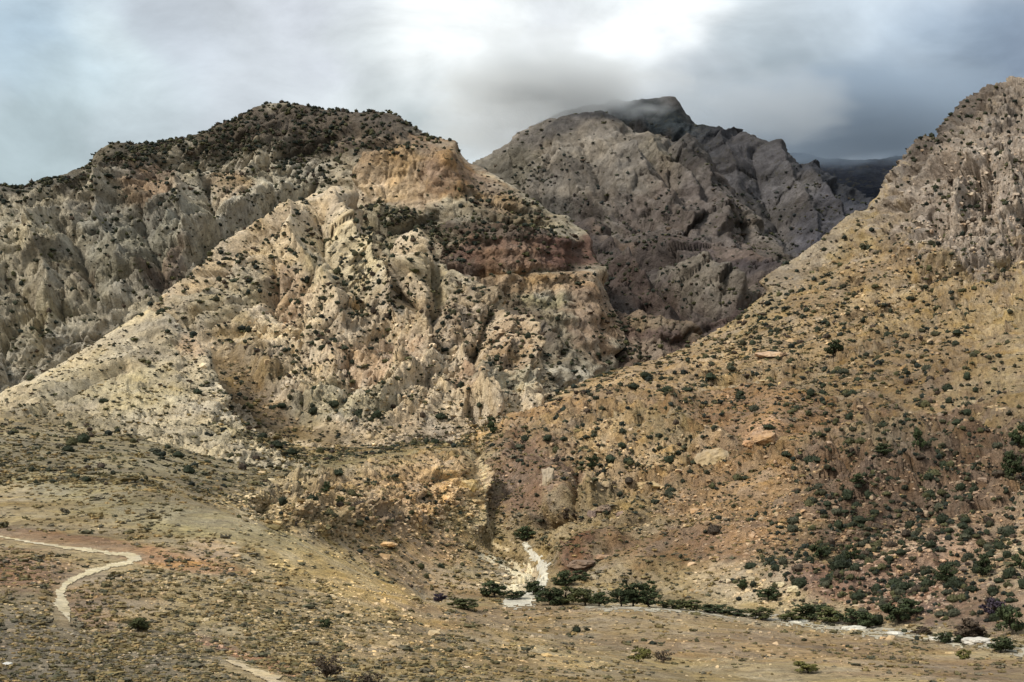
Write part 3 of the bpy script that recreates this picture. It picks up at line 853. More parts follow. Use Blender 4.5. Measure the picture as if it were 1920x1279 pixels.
ROADS = [[(-60, 1004), (0, 1008), (60, 1018), (130, 1028), (200, 1037), (240, 1041), (262, 1047), (246, 1055), (205, 1065), (160, 1078), (125, 1095), (110, 1115), (112, 1140), (122, 1165)],
         [(430, 1245), (470, 1262), (520, 1282), (560, 1300)]]


def disp_g(P, px, py):
    near = 1 - sstep(P[..., 1], 400, 600)
    dist = P[..., 1]
    right = sstep(px + (py - 900) * 0.0, 880, 980) * sstep(dist, 460, 520)
    road = 1e9 * np.ones(px.shape)
    for r in ROADS:
        road = np.minimum(road, seg_dist(px, py, r)[0])
    keep = sstep(road, 10, 42)
    stream = 1 - sstep(np.abs(dist - (475 - np.clip(px - 1200, 0, 800) * .14)), 10, 30) * 1.0
    stream = np.where(px < 830, 0, stream)
    # gentle near slopes
    h = fbm(P, 60, 4, 0.5, 61) * 3.0 + fbm(P, 9, 3, 0.6, 62) * 0.6
    h = h * (1 - right) * (0.35 + 0.65 * sstep(dist, 120, 260)) * (0.15 + .85 * keep)
    # right hillside: lumpy, rockier upwards
    up = sstep(750 - (px - 900) * 0.18 - py, -60, 120)
    rockyTR = np.clip(blob(px, py, 1850, 400, 190, 170, 45, .4) + blob(px, py, 1800, 270, 200, 70, 50, .4), 0, 1)
    sx = np.clip((px - 1300) / 600, 0, 1)
    Pw = P + np.stack([fbm(P, 60, 3, .5, 2) * 22] * 3, -1)
    hr = fbm(P, 130, 4, 0.5, 63) * 12 + fbm(Pw, 40, 6, 0.56, 64, True) * 5.0
    hb = fbm(aniso(Pw, 24, 3.4), 30, 6, 0.6, 65, True) * 4.5
    ht = fbm(aniso(Pw, -70, 2.0), 70, 7, 0.6, 66, True) * 20
    smoothk = blob(px, py, 1440, 795, 170, 42, -4, .3)
    lowR = sstep(px - 1420 + (py - 850) * .2, 0, 160) * sstep(py, 740, 840)
    h2 = hr * (1 - rockyTR) * (1 - .8 * smoothk) + hb * (0.5 + 1.0 * lowR) * (1 - smoothk) + ht * rockyTR
    rk = fbm(P, 90, 4, .55, 91)
    rockmask = np.clip(sstep(rk, -.1, .25) * (1 - smoothk) * .8 + lowR * .6 + rockyTR, 0, 1)
    rockmask = rockmask * (1 - .8 * blob(px, py, 1400, 990, 190, 100, 0, .3))
    h2 = h2 + crags(P, 24, 3.0, 15, 22, 6.5, 4) * rockmask * (1 - rockyTR) + crags(P, -72, 2.4, 48, 23, 11, 4) * rockyTR
    h2 = h2 * (0.25 + .5 * rockyTR + (.75 - .5 * rockyTR) * sstep(py - ridge_of(rF)(px), 2, 40))
    h = h + h2 * right * (0.25 + .75 * sstep(dist, 480, 560))
    # broken outcrop strip left of the gully
    oc = blob(px, py, 740, 930, 230, 62, 8, .3) * sstep(dist, 430, 480)
    h += oc * (bed_lines(P, 8, 22, 67) * .8 + crags(P, 12, 4.0, 10, 24, 2.8, 4) + 2)
    oc2 = blob(px, py, 540, 950, 110, 40, 25, .3) * sstep(dist, 430, 470)
    h += oc2 * crags(P, 32, 3.0, 9, 25, 3.4, 3)
    # ledges on the near part of the right hillside
    oc3 = blob(px, py, 1150, 870, 230, 110, 10, .4)
    slabk = blob(px, py, 995, 905, 85, 70, 0, .3)
    h += slabk * right * slabs(P, 66, 4.5, 1.6, 81, .6)
    h += (oc3 * .8 * (1 - slabk) + lowR * right * .9) * slabs(P, 28, 8, 3.0, 82)
    h += oc * slabs(P, 14, 6, 2.2, 83)
    h += oc3 * right * (1 - slabk) * crags(P, 16, 2.4, 10, 26, 4.2, 4)
    h += strokes(px, py, None, [
        ('rib', 3, 8, [(450, 945), (520, 922), (600, 908), (700, 893), (800, 882), (880, 872)]),
        ('rib', -3, 5, [(480, 955), (560, 925), (640, 912), (740, 902), (840, 905)]),
        ('rib', 2.2, 6, [(600, 985), (660, 965), (740, 955)]),
        ('rib', -7, 7, [(885, 800), (898, 850), (905, 900), (910, 950), (920, 1010), (960, 1035), (1000, 1060), (1010, 1090)]),
        ('rib', 6, 12, [(880, 880), (890, 930), (902, 1000)]),
        ('lump', 9, 30, [(1000, 900), (1050, 930)]),
        ('rib', -9, 7, [(1085, 890), (1082, 940), (1070, 970), (1000, 985)]),
        ('rib', 5, 8, [(1120, 870), (1100, 920), (1110, 960)]),
        ('lump', 6, 14, [(1060, 1055), (1100, 1035), (1150, 1022)]),
        ('rib', -5, 5, [(1060, 1080), (1110, 1058), (1150, 1038)]),
        ('rib', -5, 8, [(960, 840), (1020, 850), (1060, 835)]),
        ('rib', 5, 9, [(940, 815), (1020, 812), (1080, 790)]),
        ('lump', 6, 22, [(1330, 850), (1350, 840)]), ('lump', 4, 18, [(1430, 815), (1450, 808)]),
        ('rib', 10, 12, [(1250, 800), (1330, 768), (1400, 755), (1500, 765), (1640, 785)]),
        ('rib', -7, 9, [(1300, 762), (1370, 738), (1420, 735)]),
        ('rib', -20, 9, [(1858, 310), (1862, 360), (1850, 400), (1880, 420)]),
        ('rib', 18, 12, [(1835, 310), (1800, 370), (1790, 430)]),
        ('rib', 20, 12, [(1890, 320), (1900, 380), (1910, 420)]),
        ('rib', -14, 8, [(1745, 410), (1765, 440), (1800, 470)]),
        ('rib', 8, 10, [(1620, 560), (1700, 520), (1800, 500)]),
        ('rib', 14, 8, [(1440, 548), (1500, 505), (1560, 470), (1640, 400)]),
        ('rib', -10, 8, [(1450, 570), (1540, 520), (1620, 455), (1700, 400)]),
        ('rib', -6, 8, [(1560, 900), (1640, 860), (1720, 830), (1800, 780)]),
        ('rib', 6, 9, [(1580, 1000), (1680, 960), (1800, 910), (1920, 860)]),
        ('rib', -6, 7, [(1560, 1040), (1680, 990), (1800, 940), (1920, 880)]),
        ('rib', -6, 8, [(1600, 1110), (1700, 1070), (1800, 1030), (1920, 960)]),
        ('rib', 5, 8, [(1560, 1110), (1660, 1070), (1760, 1040)]),
        ('lump', 4, 20, [(1460, 1085), (1520, 1090)])], fbm(P, 40, 3, .5, 7) * 7) * (0.1 + .9 * keep)
    h = h * (1 - .85 * np.clip(stream, 0, 1))
    return h * sstep(dist, 8, 90)


paint_g = painter([
    # near slopes
    ((132, 122, 102), .9, 120, 1250, 420, 90, -14), ((176, 152, 98), .8, 620, 1060, 240, 46, -26), ((184, 156, 98), .7, 860, 1170, 260, 22, -22), ((152, 134, 96), .7, 520, 1140, 200, 60, -20),
    ((168, 144, 98), .7, 900, 1250, 300, 40, -14), ((150, 116, 84), .8, 110, 1012, 180, 14, -6), ((150, 112, 80), .8, 60, 1075, 110, 34, 0), ((148, 114, 84), .7, 160, 1140, 60, 30, -30), ((150, 128, 94), .7, 200, 1110, 120, 40, -20),
    ((160, 108, 76), .7, 480, 1235, 100, 10, -22), ((170, 126, 84), .8, 330, 1052, 110, 16, -6), ((178, 138, 92), .5, 400, 1030, 60, 24, 0),
    # left plain
    ((128, 118, 90), .9, 260, 860, 420, 50, -4), ((126, 116, 90), .6, 120, 900, 260, 30, -10), ((146, 136, 100), .7, 300, 960, 300, 30, -12), ((138, 114, 74), .6, 660, 845, 160, 16, 0), ((132, 120, 80), .6, 700, 865, 200, 20, 0),
    # outcrop strip
    ((182, 148, 102), .85, 800, 925, 120, 46, 0), ((186, 158, 114), .7, 650, 930, 130, 26, 14), ((184, 164, 124), .8, 520, 935, 70, 26, 25), ((192, 166, 120), .8, 880, 925, 28, 34, 0), ((158, 126, 84), .7, 740, 1010, 150, 40, -10),
    ((148, 128, 90), .7, 620, 1000, 120, 28, -25), ((150, 124, 90), .7, 800, 1080, 120, 30, -20),
    # stream flat
    ((146, 122, 88), .85, 1350, 1200, 560, 44, -5), ((152, 134, 96), .6, 1150, 1180, 220, 26, 0), ((140, 118, 90), .6, 1760, 1250, 240, 34, -6), ((186, 168, 130), .6, 960, 1075, 60, 30, 0),
    # right hillside
    ((168, 142, 102), .8, 1180, 740, 280, 60, 18), ((158, 136, 98), .9, 1560, 600, 280, 80, 38), ((164, 142, 100), .8, 1750, 600, 160, 90, 30), ((146, 130, 112), .95, 1860, 330, 170, 150, 40), ((170, 150, 128), .7, 1830, 380, 60, 60, 0),
    ((152, 142, 128), .98, 1830, 300, 210, 110, 45), ((168, 156, 140), .95, 1850, 390, 150, 100, 40), ((100, 92, 84), .9, 1800, 225, 150, 26, 50), ((150, 138, 116), .8, 1530, 490, 130, 16, 38), ((140, 118, 84), .8, 1700, 700, 200, 60, 10),
    ((146, 114, 76), .9, 1440, 790, 170, 40, 0), ((196, 168, 118), .85, 1190, 880, 120, 60, 0), ((186, 150, 98), .7, 1000, 790, 120, 26, 10), ((136, 112, 90), .95, 990, 900, 90, 70, 0), ((192, 166, 122), .7, 1220, 912, 46, 12, 0),
    ((192, 166, 124), .9, 1342, 850, 36, 30, 0), ((188, 150, 108), .9, 1432, 815, 36, 18, 20), ((152, 122, 84), .85, 1420, 950, 170, 110, 0), ((142, 112, 80), .7, 1330, 1040, 210, 36, 0), ((144, 112, 80), .7, 1590, 900, 60, 90, 10),
    ((184, 166, 132), .8, 1420, 1100, 120, 30, -6), ((128, 106, 84), .95, 1740, 950, 230, 170, 20), ((128, 98, 82), .8, 1640, 1110, 160, 40, -8), ((118, 96, 82), .8, 1860, 1130, 120, 60, 0), ((150, 136, 110), .6, 1680, 840, 100, 30, 0),  # lower right soil made darker in place of a cloud shadow
    ((150, 122, 98), .7, 1720, 1050, 120, 24, 20), ((140, 104, 80), .8, 1080, 1055, 40, 20, 30), ((112, 98, 72), .6, 1100, 1120, 200, 10, 0), ((212, 200, 168), .8, 975, 1075, 40, 34, 0)], 22, 0.7, bed=(20, 5, .16), gain=(1.10, 1.03, .97))

_paint_g = paint_g


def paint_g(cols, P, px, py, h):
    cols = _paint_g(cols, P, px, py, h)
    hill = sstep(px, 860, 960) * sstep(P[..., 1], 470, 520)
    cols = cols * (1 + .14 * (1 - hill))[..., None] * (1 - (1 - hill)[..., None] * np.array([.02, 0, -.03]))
    lower = hill * sstep(px - 1480 + (py - 900) * .3, -40, 140) * sstep(py, 720, 860)  # mask for cloud shade painted into the lower right slope
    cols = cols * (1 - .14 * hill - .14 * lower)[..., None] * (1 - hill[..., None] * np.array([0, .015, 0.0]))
    n = fbm(P, 3.5, 3, .6, 88)
    for r in ROADS:
        d, sd_, al = seg_dist(px, py, r)
        m = (np.exp(-(d / 13) ** 2) * np.clip(.75 + 1.4 * n, 0, 1))[..., None] * (P[..., 1:2] < 420)
        cols = cols * (1 - m * .7) + m * .7 * np.array(lin(176, 152, 116), np.float32)
    d, sd_, al = seg_dist(px, py, [(1100, 1140), (1300, 1147), (1450, 1160), (1560, 1174), (1690, 1189), (1850, 1208), (2000, 1226)])
    m = (np.exp(-(d / 9) ** 2) * np.clip(.6 + 1.4 * n, 0, 1))[..., None] * (P[..., 1:2] > 330)
    return cols * (1 - m * .6) + m * .6 * np.array(lin(168, 158, 134), np.float32)


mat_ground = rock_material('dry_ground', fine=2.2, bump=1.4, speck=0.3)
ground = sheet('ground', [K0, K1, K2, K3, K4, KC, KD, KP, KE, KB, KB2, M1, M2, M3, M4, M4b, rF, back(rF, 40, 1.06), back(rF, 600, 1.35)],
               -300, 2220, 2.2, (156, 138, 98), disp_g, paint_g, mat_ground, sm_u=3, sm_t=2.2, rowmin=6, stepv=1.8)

# lower land all round, out to the horizon
def plain():
    n = 160
    t = np.linspace(-1, 1, n)
    s = np.sign(t) * (np.abs(t) ** 2.2) * 26000
    X, Y = np.meshgrid(s, s)
    P = np.stack([X, Y, np.zeros_like(X)], -1)
    r = np.hypot(X, Y)
    Z = -110 + fbm(P, 900, 4, .5, 81) * 40 - 0 * r
    P[..., 2] = Z
    i = np.arange(n - 1)[:, None] * n + np.arange(n - 1)[None, :]
    f = np.stack([i, i + 1, i + n + 1, i + n], -1).reshape(-1, 4)
    c = np.empty((n * n, 3)); c[:] = lin(150, 134, 100)
    me = mesh_np('lowland', P.reshape(-1, 3), faces4=f, cols=c)
    me.materials.append(mat_far)
    set_tag(link(bpy.data.objects.new('lowland_terrain', me)), kind='structure')


plain()


# ------------------------------------------------------------------ what of the terrain can be seen from the camera
CELL = 3.0
BW, BH = int(2100 / CELL), int(1400 / CELL)
allP = np.concatenate([s['P'] for s in SHEETS]); allN = np.concatenate([s['N'] for s in SHEETS])
sid = np.concatenate([np.full(len(s['P']), i) for i, s in enumerate(SHEETS)])
spx = 960 + allP[:, 0] / allP[:, 1] * F
spy = HZ - allP[:, 2] / allP[:, 1] * F
ci = np.floor((spx + 90) / CELL).astype(int); cj = np.floor((spy + 60) / CELL).astype(int)
ok = (ci >= 1) & (ci < BW - 1) & (cj >= 1) & (cj < BH - 1) & (allP[:, 1] > 60)
zb = np.full((BH, BW), 1e9)
np.minimum.at(zb, (cj[ok], ci[ok]), allP[ok, 1])
zmin = zb.copy()
for dj, di in ((0, 1), (0, -1), (1, 0), (-1, 0)):
    zmin = np.minimum(zmin, np.roll(np.roll(zb, dj, 0), di, 1))
vis = np.zeros(len(allP), bool)
vis[ok] = allP[ok, 1] <= zmin[cj[ok], ci[ok]] * 1.025 + 1.5
VI = np.nonzero(vis)[0]
vpx, vpy = spx[VI], spy[VI]
vP, vS = allP[VI], sid[VI]
vC = np.concatenate([s['C'] for s in SHEETS])[VI].astype(float)
vN = allN[VI] * np.where(allN[VI][:, 2:3] < 0, -1, 1)
vslope = vN[:, 2]
del allP, allN
print('visible', len(VI))


def at_pixel(px, py, prefer=None):
    """the terrain point seen at that photo pixel"""
    d = (vpx - px) ** 2 + (vpy - py) ** 2
    i = int(np.argmin(d))
    return vP[i].astype(float), i


def density(blobs, seed=5.0, clus=0.5, scale=0.012):
    w = np.zeros(len(vpx))
    n = pnoise(vpx * 0.011 + seed, vpy * 0.011, vpx * 0 + seed) + .6 * pnoise(vpx * 0.035, vpy * 0.035 + seed, vpx * 0 + 2)
    for a, cx, cy, rx, ry, rot in blobs:
        m = blob(vpx, vpy, cx, cy, rx, ry, rot, 0.3, n * .5)
        w = np.maximum(w * (1 - m), 0) + m * a
    return w * np.clip(1 + clus * 3 * n, 0.04, 3.0)


def ico(sub):
    import bmesh
    bm = bmesh.new(); bmesh.ops.create_icosphere(bm, subdivisions=sub, radius=1.0)
    V = np.array([v.co[:] for v in bm.verts]); Fc = np.array([[v.index for v in f.verts] for f in bm.faces]); bm.free()
    return V, Fc


ICO1, ICO2, ICO3 = ico(1), ico(2), ico(3)


def lump_mesh(seed, base=ICO2, amp=.35, flat=0.85, nleaf=0, leaf=.16, sc=2.2):
    """a bumpy mound of foliage with leaf-sized faces standing off it; unit radius, base at z=0"""
    r = np.random.default_rng(seed)
    V, Fc = base
    V = V.copy()
    n = fbm(V * 1.0, 1 / sc, 3, .6, seed * 1.7)
    V = V * (1 + amp * 2 * n)[:, None]
    V[:, 2] = V[:, 2] * flat + flat * .75
    V[:, 2] = np.maximum(V[:, 2], -0.08)
    V[:, :2] *= (0.86 + 0.14 * np.clip(V[:, 2:3] / flat * 1.6, 0, 1))
    Vs, Fs = [V], [Fc]
    if nleaf:
        pick = r.integers(0, len(V), nleaf)
        c = V[pick] * (1 + r.uniform(-.04, .22, nleaf))[:, None]
        a = r.normal(size=(nleaf, 3)); a /= np.linalg.norm(a, axis=1)[:, None]
        b = np.cross(a, r.normal(size=(nleaf, 3))); b /= np.linalg.norm(b, axis=1)[:, None]
        s = leaf * r.uniform(.6, 1.4, nleaf)[:, None]
        tri = np.stack([c + a * s, c - a * s * .5 + b * s * .8, c - a * s * .5 - b * s * .8], 1).reshape(-1, 3)
        o = len(V)
        Vs.append(tri); Fs.append(o + np.arange(nleaf * 3).reshape(-1, 3))
    return np.concatenate(Vs), np.concatenate(Fs)


def bush_mesh(seed, base, nleaf, leaf, n=3):
    r = np.random.default_rng(seed)
    Vs, Fs, off = [], [], 0
    for k in range(n):
        V, Fc = lump_mesh(seed * 10 + k, base, .34, .85, nleaf, leaf, 1.8)
        s = r.uniform(.5, .8) if k else .82
        an = r.uniform(0, 6.28); o = r.uniform(.35, .65) * (k > 0)
        V = V * s * np.array([1, 1, r.uniform(.7, 1.15)]) + np.array([math.cos(an) * o, math.sin(an) * o, 0])
        Vs.append(V); Fs.append(Fc + off); off += len(V)
    return np.concatenate(Vs), np.concatenate(Fs)


def hull_rock(seed, n=22, flat=.7):
    import bmesh
    r = np.random.default_rng(seed)
    p = r.normal(size=(n, 3)); p /= np.linalg.norm(p, axis=1)[:, None]
    p *= np.array([1, .85, flat]) * r.uniform(.82, 1.1, (n, 1))
    p = np.sign(p) * np.abs(p) ** .8
    bm = bmesh.new()
    for q in p: bm.verts.new(q)
    g = bmesh.ops.convex_hull(bm, input=bm.verts)
    bmesh.ops.delete(bm, geom=[v for v in bm.verts if not v.link_faces], context='VERTS')
    bmesh.ops.triangulate(bm, faces=bm.faces)
    bm.verts.index_update()
    V = np.array([v.co[:] for v in bm.verts]); Fc = np.array([[v.index for v in f.verts] for f in bm.faces]); bm.free()
    return V, Fc


def scatter_mesh(name, protos, pos, size, rot, cols, mat, sq=None, sink=0.0):
    """many small pieces nobody could count, as one object"""
    Vs, Fs, Cs = [], [], []
    off = 0
    r = np.random.default_rng(77)
    pid = r.integers(0, len(protos), len(pos))
    for k, (V, Fc) in enumerate(protos):
        m = np.nonzero(pid == k)[0]
        if len(m) == 0: continue
        c, s_ = np.cos(rot[m])[:, None], np.sin(rot[m])[:, None]
        sxyz = size[m]                      # (n,3)
        x = V[None, :, 0] * sxyz[:, 0:1]; y = V[None, :, 1] * sxyz[:, 1:2]; z = V[None, :, 2] * sxyz[:, 2:3]
        W = np.stack([x * c - y * s_, x * s_ + y * c, z], -1) + pos[m][:, None, :]
        W[..., 2] -= sink * sxyz[:, 2:3]
        nv = len(V)
        Vs.append(W.reshape(-1, 3))
        Fs.append((Fc[None] + (off + np.arange(len(m)) * nv)[:, None, None]).reshape(-1, 3))
        Cs.append(np.repeat(cols[m], nv, 0))
        off += len(m) * nv
    me = mesh_np(name, np.concatenate(Vs), faces3=np.concatenate(Fs), cols=np.concatenate(Cs), smooth=False)
    me.materials.append(mat)
    return link(bpy.data.objects.new(name, me))


# ------------------------------------------------------------------ road, track and dry wash laid over the ground
gs = [s for s in SHEETS if s['name'] == 'ground'][0]
gP, gF = gs['P'], gs['faces']
gc = gP[gF].mean(1)
gpx = 960 + gc[:, 0] / gc[:, 1] * F; gpy = HZ - gc[:, 2] / gc[:, 1] * F
gn = pnoise(gc[:, 0] * .25, gc[:, 1] * .25, gc[:, 2] * .25) + .6 * pnoise(gc[:, 0] * .9, gc[:, 1] * .9, gc[:, 2] * .9)


def drape(name, poly, dmin, dmax, col, mat, lift=.12, ys=1.0, ragged=.25, label=None):
    """poly: (px, py, half width in px)"""
    near = (gc[:, 1] > dmin) & (gc[:, 1] < dmax)
    q = np.nonzero(near)[0]
    x, y = gpx[q], gpy[q] * ys
    dist, side, al = seg_dist(x, y, [(a, b * ys) for a, b, c in poly])
    wd = np.interp(al, np.linspace(0, 1, len(poly)), [c for a, b, c in poly])
    keep = q[dist < wd * (1 + ragged * gn[q])]
    f = gF[keep]
    u, inv = np.unique(f.ravel(), return_inverse=True)
    V = gP[u].astype(float); V[:, 2] += lift
    c = np.empty((len(V), 3)); c[:] = lin(*col)
    me = mesh_np(name, V, faces4=inv.reshape(-1, 4), cols=c)
    me.materials.append(mat)
    return set_tag(link(bpy.data.objects.new(name, me)), kind='structure')


mat_gravel = rock_material('pale_gravel', fine=4.0, bump=.5, speck=.26, scrub=0.35, scrub_shade_col=(.16, .14, .10))
drape('dirt_road', [(-120, 1002, 1), (0, 1007, 1.0), (60, 1018, 1.3), (130, 1028, 2.4), (200, 1037, 3), (238, 1041, 4), (258, 1047, 5.5), (240, 1055, 4), (205, 1063, 3.4), (160, 1077, 4), (125, 1095, 5), (112, 1113, 8), (114, 1132, 11), (122, 1146, 9), (128, 1158, 3), (130, 1166, 1)],
      180, 380, (182, 166, 132), mat_gravel, ys=1.0, ragged=.8)
drape('dirt_track', [(425, 1240, 1), (470, 1258, 6), (520, 1281, 9), (570, 1310, 12)], 90, 200, (180, 158, 120), mat_gravel, ragged=.8)
drape('dry_wash', [(984, 1022, 4), (1000, 1038, 6), (1016, 1060, 10), (1020, 1080, 7), (1014, 1096, 8), (1004, 1110, 9), (990, 1124, 16), (950, 1132, 6)], 430, 640, (180, 172, 152), mat_gravel, ragged=1.0)
drape('gravel_bar', [(900, 1040, 4), (950, 1060, 9), (985, 1075, 15), (960, 1100, 6), (975, 1112, 5)], 430, 640, (200, 184, 146), mat_gravel, ragged=.6)
drape('footpath', [(880, 800, 1.5), (892, 830, 1.5), (902, 870, 2), (908, 900, 2), (911, 940, 2.2), (916, 985, 2.4), (925, 1020, 3), (950, 1032, 4)], 450, 900, (186, 164, 120), mat_gravel, ragged=.5)
drape('stream_bed', [(1100, 1140, 2), (1150, 1139, 4), (1300, 1147, 2), (1450, 1160, 3), (1500, 1168, 6), (1560, 1174, 6), (1620, 1182, 6), (1690, 1189, 5), (1760, 1198, 4), (1850, 1208, 6), (1930, 1218, 6), (2000, 1226, 6)], 330, 480, (160, 150, 128), mat_gravel, ragged=2.6)

# ------------------------------------------------------------------ ground cover that nobody could count
mat_tuft = leaf_material('dry_scrub', (0.1, 0.09, 0.05), use_attr=True)
mat_stone = rock_material('loose_stone', fine=3.0, bump=.35, speck=.2, scrub=0.1)
R = np.random.default_rng(5)
iG = len(SHEETS) - 1


def pick(weights, n):
    c = np.cumsum(weights / weights.sum())
    return np.minimum(np.searchsorted(c, R.random(n)), len(c) - 1)


def jitter(P, d):
    return P + np.stack([R.uniform(-.5, .5, len(P)) * d * 2.2 / F, R.uniform(-.5, .5, len(P)) * d * 2.2 / F * 1, 0 * d], -1)


roadd = np.full(len(vpx), 1e9)
for r_ in ROADS:
    roadd = np.minimum(roadd, seg_dist(vpx, vpy, r_)[0])
washd = seg_dist(vpx, vpy, [(984, 1022), (1016, 1060), (1020, 1080), (1004, 1110), (960, 1132)])[0]
clear = sstep(roadd, 9, 22) * sstep(washd, 10, 22)
tuft_protos = [lump_mesh(100 + k, ICO1, .5, .6, 10, .5) for k in range(6)]
# low scrub over the near slopes, the plain and the pale hills
wt = density([(1, 500, 1050, 900, 300, 0), (1.6, 250, 1200, 420, 120, -10), (.9, 300, 880, 420, 80, 0), (.5, 1300, 1200, 620, 60, 0), (.7, 260, 740, 260, 90, 0), (.7, 650, 760, 330, 80, 0),
              (.25, 620, 1070, 260, 30, -26), (1.8, 380, 1150, 220, 60, -10), (1.3, 1750, 1230, 200, 50, 0), (.5, 1450, 950, 220, 120, 0), (.9, 1500, 700, 400, 120, 20), (.1, 100, 1012, 180, 12, 0)], 5, .35)
wt = wt * clear * (vS >= iG - 2) * (vP[:, 1] < 1200)
ii = pick(wt, 24000)
d = vP[ii, 1].astype(float)
pos = jitter(vP[ii].astype(float), d)
pxs = R.lognormal(0, .45, len(ii)) * np.interp(d, [100, 250, 500, 900], [3.8, 3.0, 2.2, 1.7])
rad = np.clip(pxs / F * d, .2, 2.4)
size = np.stack([rad * R.uniform(.9, 1.6, len(ii)), rad, rad * R.uniform(.55, .95, len(ii))], -1)
pal = np.array([lin(84, 80, 56), lin(104, 94, 64), lin(122, 110, 78), lin(92, 88, 74), lin(72, 72, 56), lin(134, 116, 80)])
cols = pal[R.choice(6, len(ii), p=[.16, .22, .22, .16, .10, .14])] * R.uniform(.9, 1.65, (len(ii), 1)) * np.array([1.06, 1.0, .95])
set_tag(scatter_mesh('scrub', tuft_protos, pos, size, R.uniform(0, 6.28, len(ii)), cols, mat_tuft, sink=.1), kind='stuff', label='low dry scrub tufts covering the near slopes and the plain', category='scrub')

# broken stone lying on the slopes
rock_protos = [hull_rock(200 + k, 12) for k in range(8)]
wt = density([(1, 1450, 930, 190, 130, 0), (1.6, 820, 960, 110, 60, 0), (1.2, 620, 950, 200, 60, 0), (1, 1200, 880, 200, 110, 0), (1.8, 1700, 980, 280, 190, 20), (.8, 1430, 1100, 150, 40, 0), (.35, 1500, 700, 420, 160, 30),
              (.35, 1300, 1200, 620, 60, 0), (.7, 400, 1150, 600, 120, 0), (.7, 960, 1080, 60, 40, 0), (.9, 900, 1040, 80, 30, 0), (.4, 700, 700, 350, 130, 0), (.6, 1850, 380, 160, 160, 0)], 9, .4)
wt = wt * clear * (vS >= iG - 2) * (vP[:, 1] < 1500)
ii = pick(wt, 22000)
d = vP[ii, 1].astype(float)
pos = jitter(vP[ii].astype(float), d)
pxs = R.lognormal(0, .55, len(ii)) * 2.1
rad = np.clip(pxs / F * d, .12, 2.6)
size = np.stack([rad * R.uniform(.9, 1.5, len(ii)), rad, rad * R.uniform(.7, 1.1, len(ii))], -1)
pal = np.array([lin(190, 168, 126), lin(172, 146, 108), lin(150, 128, 98), lin(196, 152, 104), lin(128, 108, 88)])
cols = pal[R.choice(5, len(ii))] * R.uniform(.75, 1.15, (len(ii), 1))
cols = cols * .3 + .7 * vC[ii] * R.uniform(.8, 1.55, (len(ii), 1))
low = (vpx[ii] > 1500) & (vpy[ii] > 820)
cols[low] *= 1.0
set_tag(scatter_mesh('scree', rock_protos, pos, size, R.uniform(0, 6.28, len(ii)), cols, mat_stone, sink=.1), kind='stuff', label='broken stones and slabs scattered over the slopes', category='scree')

# ------------------------------------------------------------------ dark shrubs
mat_shrub = leaf_material('juniper_green', (0.022, 0.028, 0.016), .7)
mat_shrub_mass = leaf_material('juniper_green_mass', (0.03, 0.04, 0.02), use_attr=True)
wt = density([  # density blobs in photo pixels
    (.6, 200, 500, 330, 160, 20), (.8, 330, 330, 330, 60, 0), (4.2, 540, 245, 310, 60, 0), (3.6, 80, 355, 190, 22, 12), (2.6, 240, 300, 110, 24, 20), (2.4, 740, 225, 90, 26, -20), (1.3, 600, 330, 200, 40, 0),
    (.06, 760, 345, 95, 45, 0), (2.4, 760, 440, 130, 50, -10), (1.3, 950, 400, 110, 40, -20), (2.0, 960, 430, 120, 20, 0), (.1, 980, 500, 110, 40, 0), (1.6, 1050, 660, 90, 40, -20), (.6, 1000, 590, 80, 30, 0),
    (.25, 1150, 300, 160, 80, 0), (2.2, 1020, 325, 70, 26, 10), (1.5, 1080, 385, 120, 26, -14), (.5, 1300, 380, 160, 60, 0), (1.2, 1190, 440, 130, 26, -20), (1.8, 1230, 450, 60, 14, 0), (1.0, 1250, 540, 180, 50, -10), (1.8, 1330, 545, 90, 35, 0),
    (.7, 1480, 400, 100, 80, 0), (.9, 1180, 600, 60, 20, 0), (1.4, 1170, 660, 60, 20, 0),
    (1.2, 560, 560, 220, 150, -30), (1.8, 700, 520, 120, 80, -40), (1.0, 900, 620, 90, 90, 0), (.6, 650, 740, 260, 60, 0), (.5, 420, 620, 90, 60, 0), (.04, 250, 700, 240, 100, 0), (.12, 300, 850, 500, 60, 0),
    (.05, 500, 1100, 900, 120, 0), (.25, 740, 940, 200, 60, 0),
    (.55, 1600, 620, 380, 160, 35), (.8, 1680, 640, 160, 80, 30), (.9, 1850, 320, 150, 160, 45), (1.6, 1780, 250, 110, 26, 48), (.7, 1250, 740, 260, 50, 12), (.7, 1180, 860, 200, 90, 0), (.15, 1440, 800, 150, 30, 0),
    (.2, 1430, 940, 160, 110, 0), (1.0, 1700, 770, 220, 70, 20), (2.2, 1750, 930, 240, 150, 15), (1.9, 1680, 1080, 230, 70, -10), (.5, 1450, 1100, 100, 40, 0), (.04, 1350, 1200, 600, 40, 0)], 21, .42)
wt = wt * clear * (vP[:, 1] > 330)
ii = pick(wt, 8000)
d = vP[ii, 1].astype(float)
pos = jitter(vP[ii].astype(float), d)
rad = R.lognormal(0, .36, len(ii)) * np.interp(d, [350, 500, 800, 1200, 1800, 3000], [.86, 1.0, 1.5, 1.95, 2.5, 3.5])
